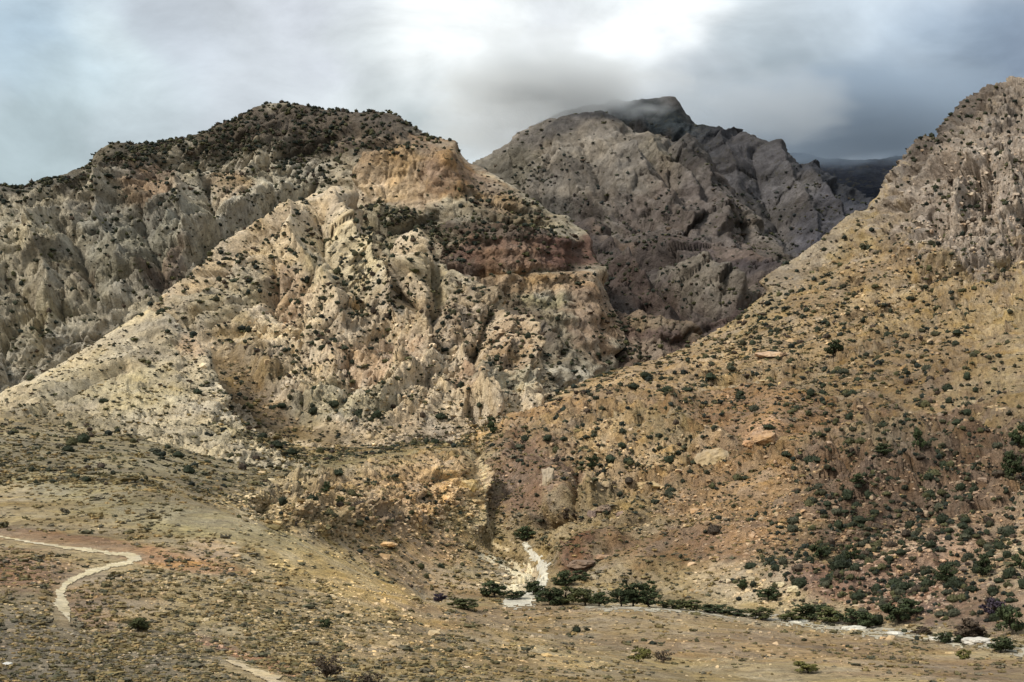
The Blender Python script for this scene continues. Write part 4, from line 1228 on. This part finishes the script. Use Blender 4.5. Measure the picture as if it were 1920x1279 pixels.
# the ones on the skyline stay small
rad = np.minimum(rad, np.where(d > 1400, 3.4, np.where(d > 800, 3.0, 2.6)) * np.maximum(1, d / 2200))
hgt = R.uniform(.75, 1.25, len(ii))
scr = rad / d
order = np.argsort(-scr)
N_SOLO = 262
solo = order[:N_SOLO]; mass = order[N_SOLO:]
protos = [bush_mesh(300 + k, ICO1, 12, .2, 2 + k % 2) for k in range(12)]
size = np.stack([rad * R.uniform(.85, 1.25, len(ii)), rad, rad * hgt], -1)
pal = np.array([lin(56, 60, 44), lin(72, 70, 50), lin(46, 52, 44), lin(84, 82, 54), lin(78, 66, 54)])
cols = pal[R.choice(5, len(ii), p=[.3, .22, .22, .15, .11])] * R.uniform(.6, 1.3, (len(ii), 1))
far_ = sstep(d, 1400, 3200)[:, None] * .5  # painted haze: shrub colour turns blue-grey with distance
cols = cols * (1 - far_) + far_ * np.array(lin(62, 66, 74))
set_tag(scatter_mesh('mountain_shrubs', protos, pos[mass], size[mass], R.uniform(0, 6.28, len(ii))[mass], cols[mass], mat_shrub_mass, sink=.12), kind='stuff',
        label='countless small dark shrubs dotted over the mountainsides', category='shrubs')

wt2 = density([(1, 960, 640, 1300, 420, 0), (2.2, 560, 520, 420, 200, -20), (1.6, 700, 700, 300, 120, 0), (.9, 260, 720, 260, 100, 0), (1.5, 1600, 650, 380, 180, 35), (1.6, 1700, 950, 300, 200, 0), (1.6, 400, 290, 420, 80, 0),
               (.25, 780, 335, 100, 50, 0), (.3, 970, 490, 110, 50, 0), (1.1, 1150, 850, 260, 110, 0), (.15, 1150, 300, 130, 80, 0)], 33, .3)
wt2 = wt2 * clear * (vP[:, 1] > 420) * (vP[:, 1] < 2900)
jj = pick(wt2, 15000)
d2 = vP[jj, 1].astype(float)
pos2 = jitter(vP[jj].astype(float), d2)
rad2 = R.lognormal(0, .4, len(jj)) * 2.1 / F * d2
size2 = np.stack([rad2 * R.uniform(.9, 1.4, len(jj)), rad2, rad2 * R.uniform(.6, 1.0, len(jj))], -1)
cols2 = pal[R.choice(5, len(jj))] * R.uniform(.9, 1.6, (len(jj), 1))
set_tag(scatter_mesh('mountain_scrub', tuft_protos, pos2, size2, R.uniform(0, 6.28, len(jj)), cols2, mat_shrub_mass, sink=.12), kind='stuff',
        label='tiny bushes speckling the rock of the mountains', category='scrub')

# single shrubs ------------------------------------------------------
tones = [('dark green', (.034, .042, .022)), ('grey green', (.070, .072, .045)), ('olive', (.085, .080, .036)), ('brown', (.080, .060, .042))]
tone_mats = [leaf_material('shrub_' + t.replace(' ', '_'), c, .5) for t, c in tones]
shrub_meshes = []
for k in range(12):
    V, Fc = bush_mesh(400 + k, ICO2, 150, .13, 2 + k % 3)
    me = mesh_np('shrub', V, faces3=Fc, smooth=False)
    me.materials.append(tone_mats[(0, 0, 1, 0, 2, 0, 3, 0, 1, 0, 2, 0)[k]])
    shrub_meshes.append(me)
tone_of = [(0, 0, 1, 0, 2, 0, 3, 0, 1, 0, 2, 0)[k] for k in range(12)]
PLACES = [  # landmark phrases and where they are in the photo
    (1880, 1020, 'the scrubby slope at the right edge'), (1880, 860, 'the steep slope at the right edge'), (1740, 1090, 'the dark bank above the lower right stream'),
    (1600, 1090, 'the rocky foot of the right hillside'), (1740, 960, 'the broken ledges of the lower right slope'), (1600, 960, 'the border of scree and dark scrub'),
    (1450, 1090, 'the pale rocks above the stream'), (1460, 960, 'the orange scree slope'), (1330, 960, 'the brown slope below the orange boulders'), (1220, 1020, 'the bare slope above the stream trees'),
    (1180, 900, 'the yellow slabs right of the gully'), (1000, 900, 'the purple-brown slab by the gully'), (1040, 1000, 'the rocks at the foot of the slab'), (1080, 800, 'the ledges above the slab'),
    (1250, 760, 'the yellow shoulder below the gorge'), (1340, 860, 'the round orange outcrops'), (1440, 790, 'the smooth brown knoll'), (1600, 800, 'the slope right of the smooth knoll'),
    (1740, 800, 'the gully above the dark scrub'), (1400, 690, 'the slope above the smooth knoll'), (1560, 660, 'the middle of the yellow right hillside'), (1720, 660, 'the reddish band of the right hillside'),
    (1870, 660, 'the pale shelf near the right edge'), (1540, 540, 'the crest of the right hillside'), (1720, 500, 'the slope under the right crags'), (1860, 520, 'the foot of the right crags'),
    (1840, 330, 'the grey crags at the upper right'), (740, 920, 'the orange outcrop strip'), (560, 950, 'the pale left end of the outcrop strip'), (760, 1040, 'the flat below the orange outcrop'),
    (300, 900, 'the grey-green plain on the left'), (200, 1180, 'the near slope by the road'), (600, 1150, 'the near slope in the middle'), (1200, 1200, 'the flat in front of the stream'),
    (1600, 1230, 'the flat at the lower right'), (600, 640, 'the pale rocky spur'), (300, 720, 'the pale hill on the left')]
ORD = ['', 'first', 'second', 'third', 'fourth', 'fifth', 'sixth', 'seventh', 'eighth', 'ninth', 'tenth', 'eleventh', 'twelfth', 'thirteenth', 'fourteenth', 'fifteenth', 'sixteenth', 'seventeenth', 'eighteenth', 'nineteenth',
       'twentieth', 'twenty-first', 'twenty-second', 'twenty-third', 'twenty-fourth', 'twenty-fifth', 'twenty-sixth', 'twenty-seventh', 'twenty-eighth', 'twenty-ninth', 'thirtieth']


def name_in_turn(objs, what, places):
    """objs: (object, px, py); labels count from the left within each landmark"""
    by = {}
    for o, x, y in objs:
        k = min(range(len(places)), key=lambda q: (places[q][0] - x) ** 2 + 1.6 * (places[q][1] - y) ** 2)
        by.setdefault(k, []).append((x, y, o))
    for k, L in by.items():
        L.sort(key=lambda q: q[0])
        for j, (x, y, o) in enumerate(L):
            if len(L) == 1:
                pre = 'largest'
            elif j == 0:
                pre = 'leftmost'
            elif j == len(L) - 1:
                pre = 'rightmost'
            else:
                pre = ORD[min(j + 1, 30)] + ' from left'
            if j > 29 and j < len(L) - 1:
                pre = ORD[min(len(L) - j, 30)] + ' from right'
            o['label'] = ('%s of the larger %s on %s' % (pre, what, places[k][2]) if len(L) > 1 else 'largest of the %s on %s' % (what, places[k][2]))


solos = []
for n, k in enumerate(solo):
    q = n % 12
    o = link(bpy.data.objects.new('shrub', shrub_meshes[q]))
    o.location = pos[k] - np.array([0, 0, .12 * size[k, 2]])
    o.scale = size[k]
    o.rotation_euler = (0, 0, R.uniform(0, 6.28))
    set_tag(o, category='shrub', group='dark shrubs scattered over the slopes')
    p = pos[k]
    solos.append((o, 960 + p[0] / p[1] * F, HZ - p[2] / p[1] * F))
name_in_turn(solos, 'shrubs', PLACES)


# ------------------------------------------------------------------ trees and bushes one can tell apart
def tube(pts, rads, seg=7):
    V, Fc = [], []
    pts = [np.array(p, float) for p in pts]
    for i, p in enumerate(pts):
        t = pts[min(i + 1, len(pts) - 1)] - pts[max(i - 1, 0)]
        t /= np.linalg.norm(t)
        a = np.cross(t, [0.3, 1, 0.1]); a /= np.linalg.norm(a); b = np.cross(t, a)
        for s in range(seg):
            an = 2 * math.pi * s / seg
            V.append(p + rads[i] * (a * math.cos(an) + b * math.sin(an)))
    for i in range(len(pts) - 1):
        for s in range(seg):
            q = i * seg + s; r = i * seg + (s + 1) % seg
            Fc += [[q, r, r + seg], [q, r + seg, q + seg]]
    return np.array(V), np.array(Fc)


def tree_parts(seed, nclump=16, nleaf=1500, open_=0.0):
    """unit tree: 1 high, about 1 wide"""
    r = np.random.default_rng(seed)
    Vs, Fs, off = [], [], 0
    def add(V, Fc):
        nonlocal off
        Vs.append(V); Fs.append(Fc + off); off += len(V)
    add(*tube([(0, 0, -.04), (.01, .01, .15), (.03, -.02, .4), (.02, 0, .62)], [.035, .028, .02, .01]))
    cl = []
    for k in range(nclump):
        an = r.uniform(0, 6.28); rr = r.uniform(.08, .40) ** .9; z = r.uniform(.2, .86)
        rr *= math.sqrt(max(.12, 1 - ((z - .45) / .5) ** 2))
        c = np.array([math.cos(an) * rr, math.sin(an) * rr, z])
        cl.append((c, r.uniform(.10, .19)))
        z0 = r.uniform(.1, .4)
        add(*tube([(.01, 0, z0), (c[0] * .5, c[1] * .5, (z0 + c[2]) * .5 + .03), tuple(c)], [.016, .010, .004], 5))
    trunk = (np.concatenate(Vs), np.concatenate(Fs))
    L = []
    for k in range(nleaf):
        c, rad = cl[r.integers(len(cl))]
        v = r.normal(size=3); v /= np.linalg.norm(v)
        p = c + v * rad * r.uniform(.45, 1.1) * np.array([1, 1, .8])
        a = r.normal(size=3); a /= np.linalg.norm(a); b = np.cross(a, v); b /= np.linalg.norm(b) + 1e-6
        s = r.uniform(.03, .06)
        L += [p + a * s, p + b * s * .8, p - a * s, p - b * s * .8]
    L = np.array(L)
    Fq = np.arange(len(L)).reshape(-1, 4)
    return trunk, (L, Fq)


# (small trees: leaf clumps a few decimetres across)
bark = leaf_material('bark', (.07, .055, .04), .3)
green = leaf_material('tree_green', (.055, .070, .030), .5)
olive = leaf_material('tree_olive', (.090, .095, .036), .4)
yellowg = leaf_material('yellow_green', (.16, .15, .045), .2)
brownm = leaf_material('twig_brown', (.085, .062, .042), .3)
violet = leaf_material('twig_violet', (.060, .046, .062), .2)
PT = []
for k in range(4):
    (tV, tF), (lV, lF) = tree_parts(700 + k, 14 + 3 * k, 1300)
    tm = mesh_np('trunk', tV, faces3=tF); tm.materials.append(bark)
    PT.append((tm, lV, lF, {}))
BARE = []
for k in range(2):
    (tV, tF), (lV, lF) = tree_parts(740 + k, 40, 420)
    tm = mesh_np('stems', tV, faces3=tF); tm.materials.append(brownm)
    BARE.append((tm, lV, lF, {}))


def crown_mesh(entry, mat, part):
    tm, lV, lF, cache = entry
    if mat.name not in cache:
        me = mesh_np(part, lV, faces4=lF, smooth=False); me.materials.append(mat)
        cache[mat.name] = me
    return cache[mat.name]


ST = 'trees and bushes along the stream'


def plant(px, py, hpx, wpx, mat, label, kind='tree', k=0, bare=False, group=None):
    p, i = at_pixel(px, py)
    d = p[1]
    if d > 1200: print('far plant', label, px, py, p)
    ent = (BARE if bare else PT)[k % (2 if bare else 4)]
    root = link(bpy.data.objects.new(kind, None))
    root.empty_display_size = 1
    root.location = p
    root.rotation_euler = (0, 0, (px * 1.7) % 6.28)
    h = hpx / F * d * (.98 if group == ST else 1.05); w = wpx / F * d * (1.3 if group == ST else 1.05)
    root.scale = (w * 1.05, w * 1.05, h * 1.05)
    a = link(bpy.data.objects.new('stems' if kind == 'bush' else 'trunk', ent[0])); a.parent = root
    b = link(bpy.data.objects.new('foliage' if kind == 'bush' else 'crown', crown_mesh(ent, mat, 'foliage'))); b.parent = root
    set_tag(root, label=label, category=kind, group=group)
    return root


DT = 'dark trees on the right hillside'
PL = [
    (928, 1120, 32, 44, green, 'dark round tree left of the white wash, leftmost of the stream trees', 'tree', ST),
    (962, 1124, 18, 34, green, 'small low tree between the leftmost stream tree and the pale pool of gravel', 'tree', ST),
    (1000, 1116, 28, 40, green, 'dark tree standing just above the white gravel patch', 'tree', ST),
    (1030, 1134, 34, 44, green, 'dark tree at the right edge of the white gravel patch', 'tree', ST),
    (1062, 1134, 36, 44, olive, 'olive tree, second right of the white gravel patch', 'tree', ST),
    (1096, 1136, 34, 46, olive, 'olive tree, third right of the white gravel patch', 'tree', ST),
    (1122, 1137, 28, 36, green, 'low dark tree ending the first clump along the stream', 'tree', ST),
    (1062, 1100, 32, 36, green, 'dark tree behind the first clump, under the red rock ledge', 'tree', ST),
    (1090, 1088, 20, 28, green, 'small dark tree on the bank right under the red rock ledge', 'tree', ST),
    (1166, 1138, 36, 38, green, 'left tree of the middle clump on the stream', 'tree', ST),
    (1188, 1136, 46, 44, green, 'tallest tree of the middle clump on the stream', 'tree', ST),
    (1216, 1138, 34, 38, green, 'right tree of the middle clump on the stream', 'tree', ST),
    (1214, 1110, 24, 28, green, 'small dark tree on the bank behind the middle clump', 'tree', ST),
    (1262, 1143, 18, 46, olive, 'low olive bush just right of the middle clump', 'bush', ST),
    (1295, 1144, 22, 44, olive, 'low olive bush with a rounded top where the flat begins to rise', 'bush', ST),
    (1338, 1150, 18, 50, green, 'low dark bush in the thin hedge line along the stream', 'bush', ST),
    (1382, 1156, 14, 44, green, 'flattest dark bush in the thin hedge line along the stream', 'bush', ST),
    (1428, 1162, 24, 46, olive, 'olive bush at the right end of the thin hedge line', 'bush', ST),
    (1392, 1106, 22, 20, green, 'small round bush alone among the pale rocks above the stream', 'bush', ST),
    (1440, 1124, 26, 34, green, 'dark bush under the pale rocks, left of the long right hand clump', 'bush', ST),
    (1484, 1166, 26, 48, olive, 'olive tree at the left start of the long right hand clump', 'tree', ST),
    (1522, 1162, 36, 48, green, 'dark tree, second in the long right hand clump', 'tree', ST),
    (1560, 1168, 30, 48, olive, 'olive tree, third in the long right hand clump', 'tree', ST),
    (1596, 1172, 32, 48, green, 'dark tree, fourth in the long right hand clump', 'tree', ST),
    (1634, 1176, 28, 44, green, 'dark tree, fifth in the long right hand clump', 'tree', ST),
    (1684, 1168, 40, 48, green, 'broad dark tree at the right end of the long clump', 'tree', ST),
    (1708, 1152, 30, 40, green, 'dark tree up the bank behind the broad end tree', 'tree', ST),
    (1772, 1204, 22, 30, green, 'small dark tree left of the white boulder', 'tree', ST),
    (1826, 1196, 40, 62, brownm, 'wide dark brown leafless thicket above the white boulder', 'bush', ST),
    (1898, 1190, 58, 44, green, 'tall dark tree at the right edge above the stream', 'tree', ST),
    (1876, 1222, 30, 44, green, 'dark tree just right of the white boulder', 'tree', ST),
    (1862, 1158, 38, 38, violet, 'violet bush on the bank beside the tall right edge tree', 'bush', ST),
    (1800, 1206, 16, 24, green, 'tiny dark tree beside the left end of the white boulder', 'tree', ST),
    (1726, 1190, 16, 30, brownm, 'small brown bush on the stream bank, left of the small dark tree', 'bush', ST),
    (1848, 1080, 40, 38, green, 'big round tree on the open slope above the violet bush', 'tree', DT),
    (1775, 1092, 34, 36, green, 'dark tree left of the big round tree', 'tree', DT),
    (1912, 1066, 34, 30, green, 'dark tree at the right edge beside the big round tree', 'tree', DT),
    (1724, 846, 46, 26, green, 'tall narrow dark tree on the pale ledge, right hillside', 'tree', DT),
    (1660, 852, 20, 36, green, 'low dark tree at the left end of the pale ledge', 'tree', DT),
    (1900, 900, 54, 40, green, 'tall dark tree against the right edge, above the ledges', 'tree', DT),
    (1912, 836, 40, 36, green, 'dark tree against the right edge, topmost of two', 'tree', DT),
    (1604, 908, 22, 26, green, 'round dark tree alone where scree meets dark scrub', 'tree', DT),
    (1562, 668, 30, 40, green, 'darkest tree in the middle of the yellow right hillside', 'tree', DT),
    (1834, 598, 26, 24, green, 'pointed dark tree on the pale shelf near the right edge', 'tree', DT),
    (1600, 1052, 30, 28, green, 'dark tree at the edge of the lower right scrub', 'tree', DT),
    (1540, 1050, 30, 40, green, 'dark tree leftmost in the lower right scrub', 'tree', DT),
    (922, 816, 34, 20, green, 'dark upright tree at the head of the gully', 'tree', None),
    (988, 1014, 28, 40, green, 'dark tree in the gully mouth just above the white wash', 'tree', None),
    (1072, 978, 26, 34, brownm, 'brown bush in the shaded notch right of the slab', 'bush', None),
    (1110, 880, 28, 26, green, 'dark tree on the yellow slabs right of the gully', 'tree', None),
    (614, 925, 22, 20, green, 'small round green bush on the orange outcrop strip', 'bush', None),
    (636, 948, 20, 18, olive, 'small olive bush below the round green one on the outcrop', 'bush', None),
]
for n, (px, py, h, w, m_, lb, kd, gp) in enumerate(PL):
    plant(px, py, h, w, m_, lb, kd, n, group=gp)
plant(1198, 1240, 26, 46, yellowg, 'bright yellow-green bush on the flat in front of the stream', 'bush', 1)
plant(1244, 1243, 24, 34, brownm, 'thin brown leafless bush beside the yellow-green one', 'bush', 0, bare=True)
plant(612, 1276, 44, 66, brownm, 'large leafless grey-brown bush at the bottom, right of the track', 'bush', 1, bare=True)
plant(688, 1290, 30, 56, brownm, 'low leafless bush at the bottom edge, right of the larger one', 'bush', 0, bare=True)
plant(258, 1184, 24, 52, olive, 'low olive bush on the near slope below the road bend', 'bush', 2)
plant(612, 1178, 18, 24, green, 'small dark green bush alone on the near slope', 'bush', 3)
plant(1808, 1236, 20, 34, yellowg, 'rusty yellow bush in front of the white boulder', 'bush', 0)
plant(1514, 1262, 22, 50, yellowg, 'low pale yellow bush at the bottom of the lower right flat', 'bush', 1)
plant(870, 1142, 20, 60, olive, 'low olive bush at the left end of the stream flat', 'bush', 2)
plant(826, 1128, 16, 26, violet, 'small violet-brown bush at the foot of the near slope crest', 'bush', 3)

# ------------------------------------------------------------------ boulders one can tell apart
boulder_mats = {}


def boulder(px, py, w, h, col, label, seed, dep=None, group='boulders'):
    import bmesh
    p, i = at_pixel(px, py)
    d = p[1]
    V, Fc = hull_rock(900 + seed, 26, .8)
    bm = bmesh.new()
    vs = [bm.verts.new(v) for v in V]
    for f in Fc: bm.faces.new([vs[j] for j in f])
    bmesh.ops.triangulate(bm, faces=bm.faces)
    bmesh.ops.subdivide_edges(bm, edges=bm.edges, cuts=5, use_grid_fill=True)
    bmesh.ops.triangulate(bm, faces=bm.faces)
    bm.verts.index_update()
    V = np.array([v.co[:] for v in bm.verts])
    Fc = [[v.index for v in f.verts] for f in bm.faces]
    bm.free()
    n = fbm(V, .55, 4, .55, seed * 3.1, True)
    V = V * (1 + .16 * n + .10 * blocks(V, .6, seed))[:, None]
    sx, sz = w / 2 / F * d, h / 2 / F * d * 1.25
    V = V * np.array([sx, dep or sx * .8, sz])
    F3 = [f for f in Fc if len(f) == 3]
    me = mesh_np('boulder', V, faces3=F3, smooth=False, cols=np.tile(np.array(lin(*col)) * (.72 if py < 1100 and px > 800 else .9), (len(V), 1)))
    me.materials.append(mat_stone)
    o = link(bpy.data.objects.new('boulder', me))
    o.location = p + np.array([0, 0, sz * .25])
    o.rotation_euler = (0, 0, (seed * 1.3) % 0.7 - .35)
    return set_tag(o, label=label, category='boulder', group=group)


BL = [
    (1832, 1206, 54, 18, (196, 188, 174), 'largest white block beside the stream at the lower right'),
    (1500, 1168, 40, 9, (206, 200, 182), 'flat pale slab at the left end of the lower right stream'),
    (1600, 1180, 46, 10, (204, 198, 180), 'long pale slab in the middle of the lower right stream'),
    (1678, 1190, 34, 10, (206, 200, 186), 'pale block between the long slab and the small dark tree'),
    (1752, 1200, 20, 9, (200, 192, 176), 'small pale block left of the largest white block'),
    (1338, 866, 66, 40, (182, 156, 114), 'large round yellow boulder on the orange slope'),
    (1432, 824, 46, 26, (184, 144, 100), 'orange boulder upslope right of the round yellow one'),
    (1216, 916, 64, 20, (188, 160, 110), 'long flat yellow slab above the bare slope'),
    (1410, 838, 40, 18, (200, 150, 98), 'low orange boulder between the two big ones'),
    (722, 1022, 42, 12, (210, 164, 104), 'orange slab alone on the flat below the outcrop'),
    (1110, 868, 40, 20, (212, 190, 140), 'pale yellow block on top of the slabs right of the gully'),
    (1028, 905, 26, 44, (190, 170, 140), 'upright pale rib standing on the purple-brown slab'),
    (1130, 956, 30, 16, (150, 126, 104), 'brown block in the shaded rocks right of the slab'),
    (1170, 968, 26, 14, (156, 128, 108), 'brown block next right among the shaded rocks'),
    (1110, 968, 24, 18, (132, 110, 96), 'dark brown block against the notch right of the slab'),
    (1090, 1062, 56, 18, (138, 112, 90), 'long red-brown slab slanting above the first stream trees'),
    (1130, 1046, 40, 14, (170, 134, 100), 'upper red-brown slab slanting above the longer one'),
    (1115, 1086, 16, 12, (196, 176, 140), 'small pale block above the first stream trees'),
    (880, 916, 36, 26, (214, 180, 112), 'bright yellow block at the right end of the outcrop strip'),
    (14, 1248, 18, 10, (200, 196, 186), 'small white stone at the lower left edge'),
    (1465, 1098, 24, 12, (206, 186, 142), 'pale block among the rocks above the thin hedge'),
    (1490, 1108, 28, 14, (200, 182, 140), 'pale block right of the first among the rocks above the hedge'),
    (1408, 1090, 22, 12, (198, 176, 134), 'pale block leftmost among the rocks above the hedge'),
    (1446, 668, 60, 14, (196, 160, 124), 'pinkish outcrop block on the slope above the smooth knoll'),
]
for n, (px, py, w, h, c, lb) in enumerate(BL):
    boulder(px, py, w, h, c, lb, n)

# ------------------------------------------------------------------ cloud resting on the summit
def cloud_material(name, col, dens, seed, nscale):
    m = bpy.data.materials.new(name); m.use_nodes = True
    nt = m.node_tree; N, L = nt.nodes.new, nt.links.new
    for n in list(nt.nodes):
        if n.type == 'BSDF_PRINCIPLED': nt.nodes.remove(n)
    v = N('ShaderNodeVolumePrincipled')
    v.inputs['Color'].default_value = (*col, 1)
    v.inputs['Anisotropy'].default_value = 0.2
    tc = N('ShaderNodeTexCoord')
    ln = N('ShaderNodeVectorMath'); ln.operation = 'LENGTH'
    L(tc.outputs['Object'], ln.inputs[0])
    nz = N('ShaderNodeTexNoise'); nz.noise_dimensions = '4D'
    nz.inputs['W'].default_value = seed
    nz.inputs['Scale'].default_value = nscale; nz.inputs['Detail'].default_value = 3
    nz.inputs['Roughness'].default_value = .55
    L(tc.outputs['Object'], nz.inputs['Vector'])
    a = N('ShaderNodeMath'); a.operation = 'MULTIPLY_ADD'      # noise - length
    L(nz.outputs[0], a.inputs[0]); a.inputs[1].default_value = 2.2
    b = N('ShaderNodeMath'); b.operation = 'MULTIPLY'
    L(ln.outputs['Value'], b.inputs[0]); b.inputs[1].default_value = -1.6
    L(b.outputs[0], a.inputs[2])
    r = N('ShaderNodeMapRange'); r.interpolation_type = 'SMOOTHSTEP'
    r.inputs[1].default_value = -0.35; r.inputs[2].default_value = 0.45
    r.inputs[3].default_value = 0; r.inputs[4].default_value = dens
    L(a.outputs[0], r.inputs[0])
    L(r.outputs[0], v.inputs['Density'])
    L(v.outputs[0], [n for n in nt.nodes if n.type == 'OUTPUT_MATERIAL'][0].inputs['Volume'])
    m.cycles.volume_sampling = 'DISTANCE' if False else 'MULTIPLE_IMPORTANCE'
    return m


def cloud_bank():
    spec = [(1030, 160, 3040, 320, 330, 105, (.96, .98, .99), .012, 'grey cloud cap resting on the summit'),
            (930, 240, 2950, 200, 260, 70, (.93, .95, .96), .005, 'thin grey cloud drifting at the left shoulder of the peak'),
            (1420, 205, 3500, 330, 300, 110, (.78, .82, .86), .004, 'grey cloud behind the right shoulder of the peak'),
            (1600, 216, 4300, 640, 600, 165, (.50, .60, .72), .006, 'dark cloud sitting in the saddle')]
    for k, (px, py, d, rx, ry, rz, col, dens, lb) in enumerate(spec):
        V, Fc = ico(3)
        me = mesh_np('cloud', V, faces3=Fc); me.materials.append(cloud_material('cloud_vapour', col, dens, 3.0 + k * 7, 2.2))
        o = link(bpy.data.objects.new('cloud', me))
        o.location = ((px - 960) / F * d, d, (HZ - py) / F * d)
        o.scale = (rx, ry, rz)
        set_tag(o, kind='stuff', category='cloud', label=lb)


cloud_bank()
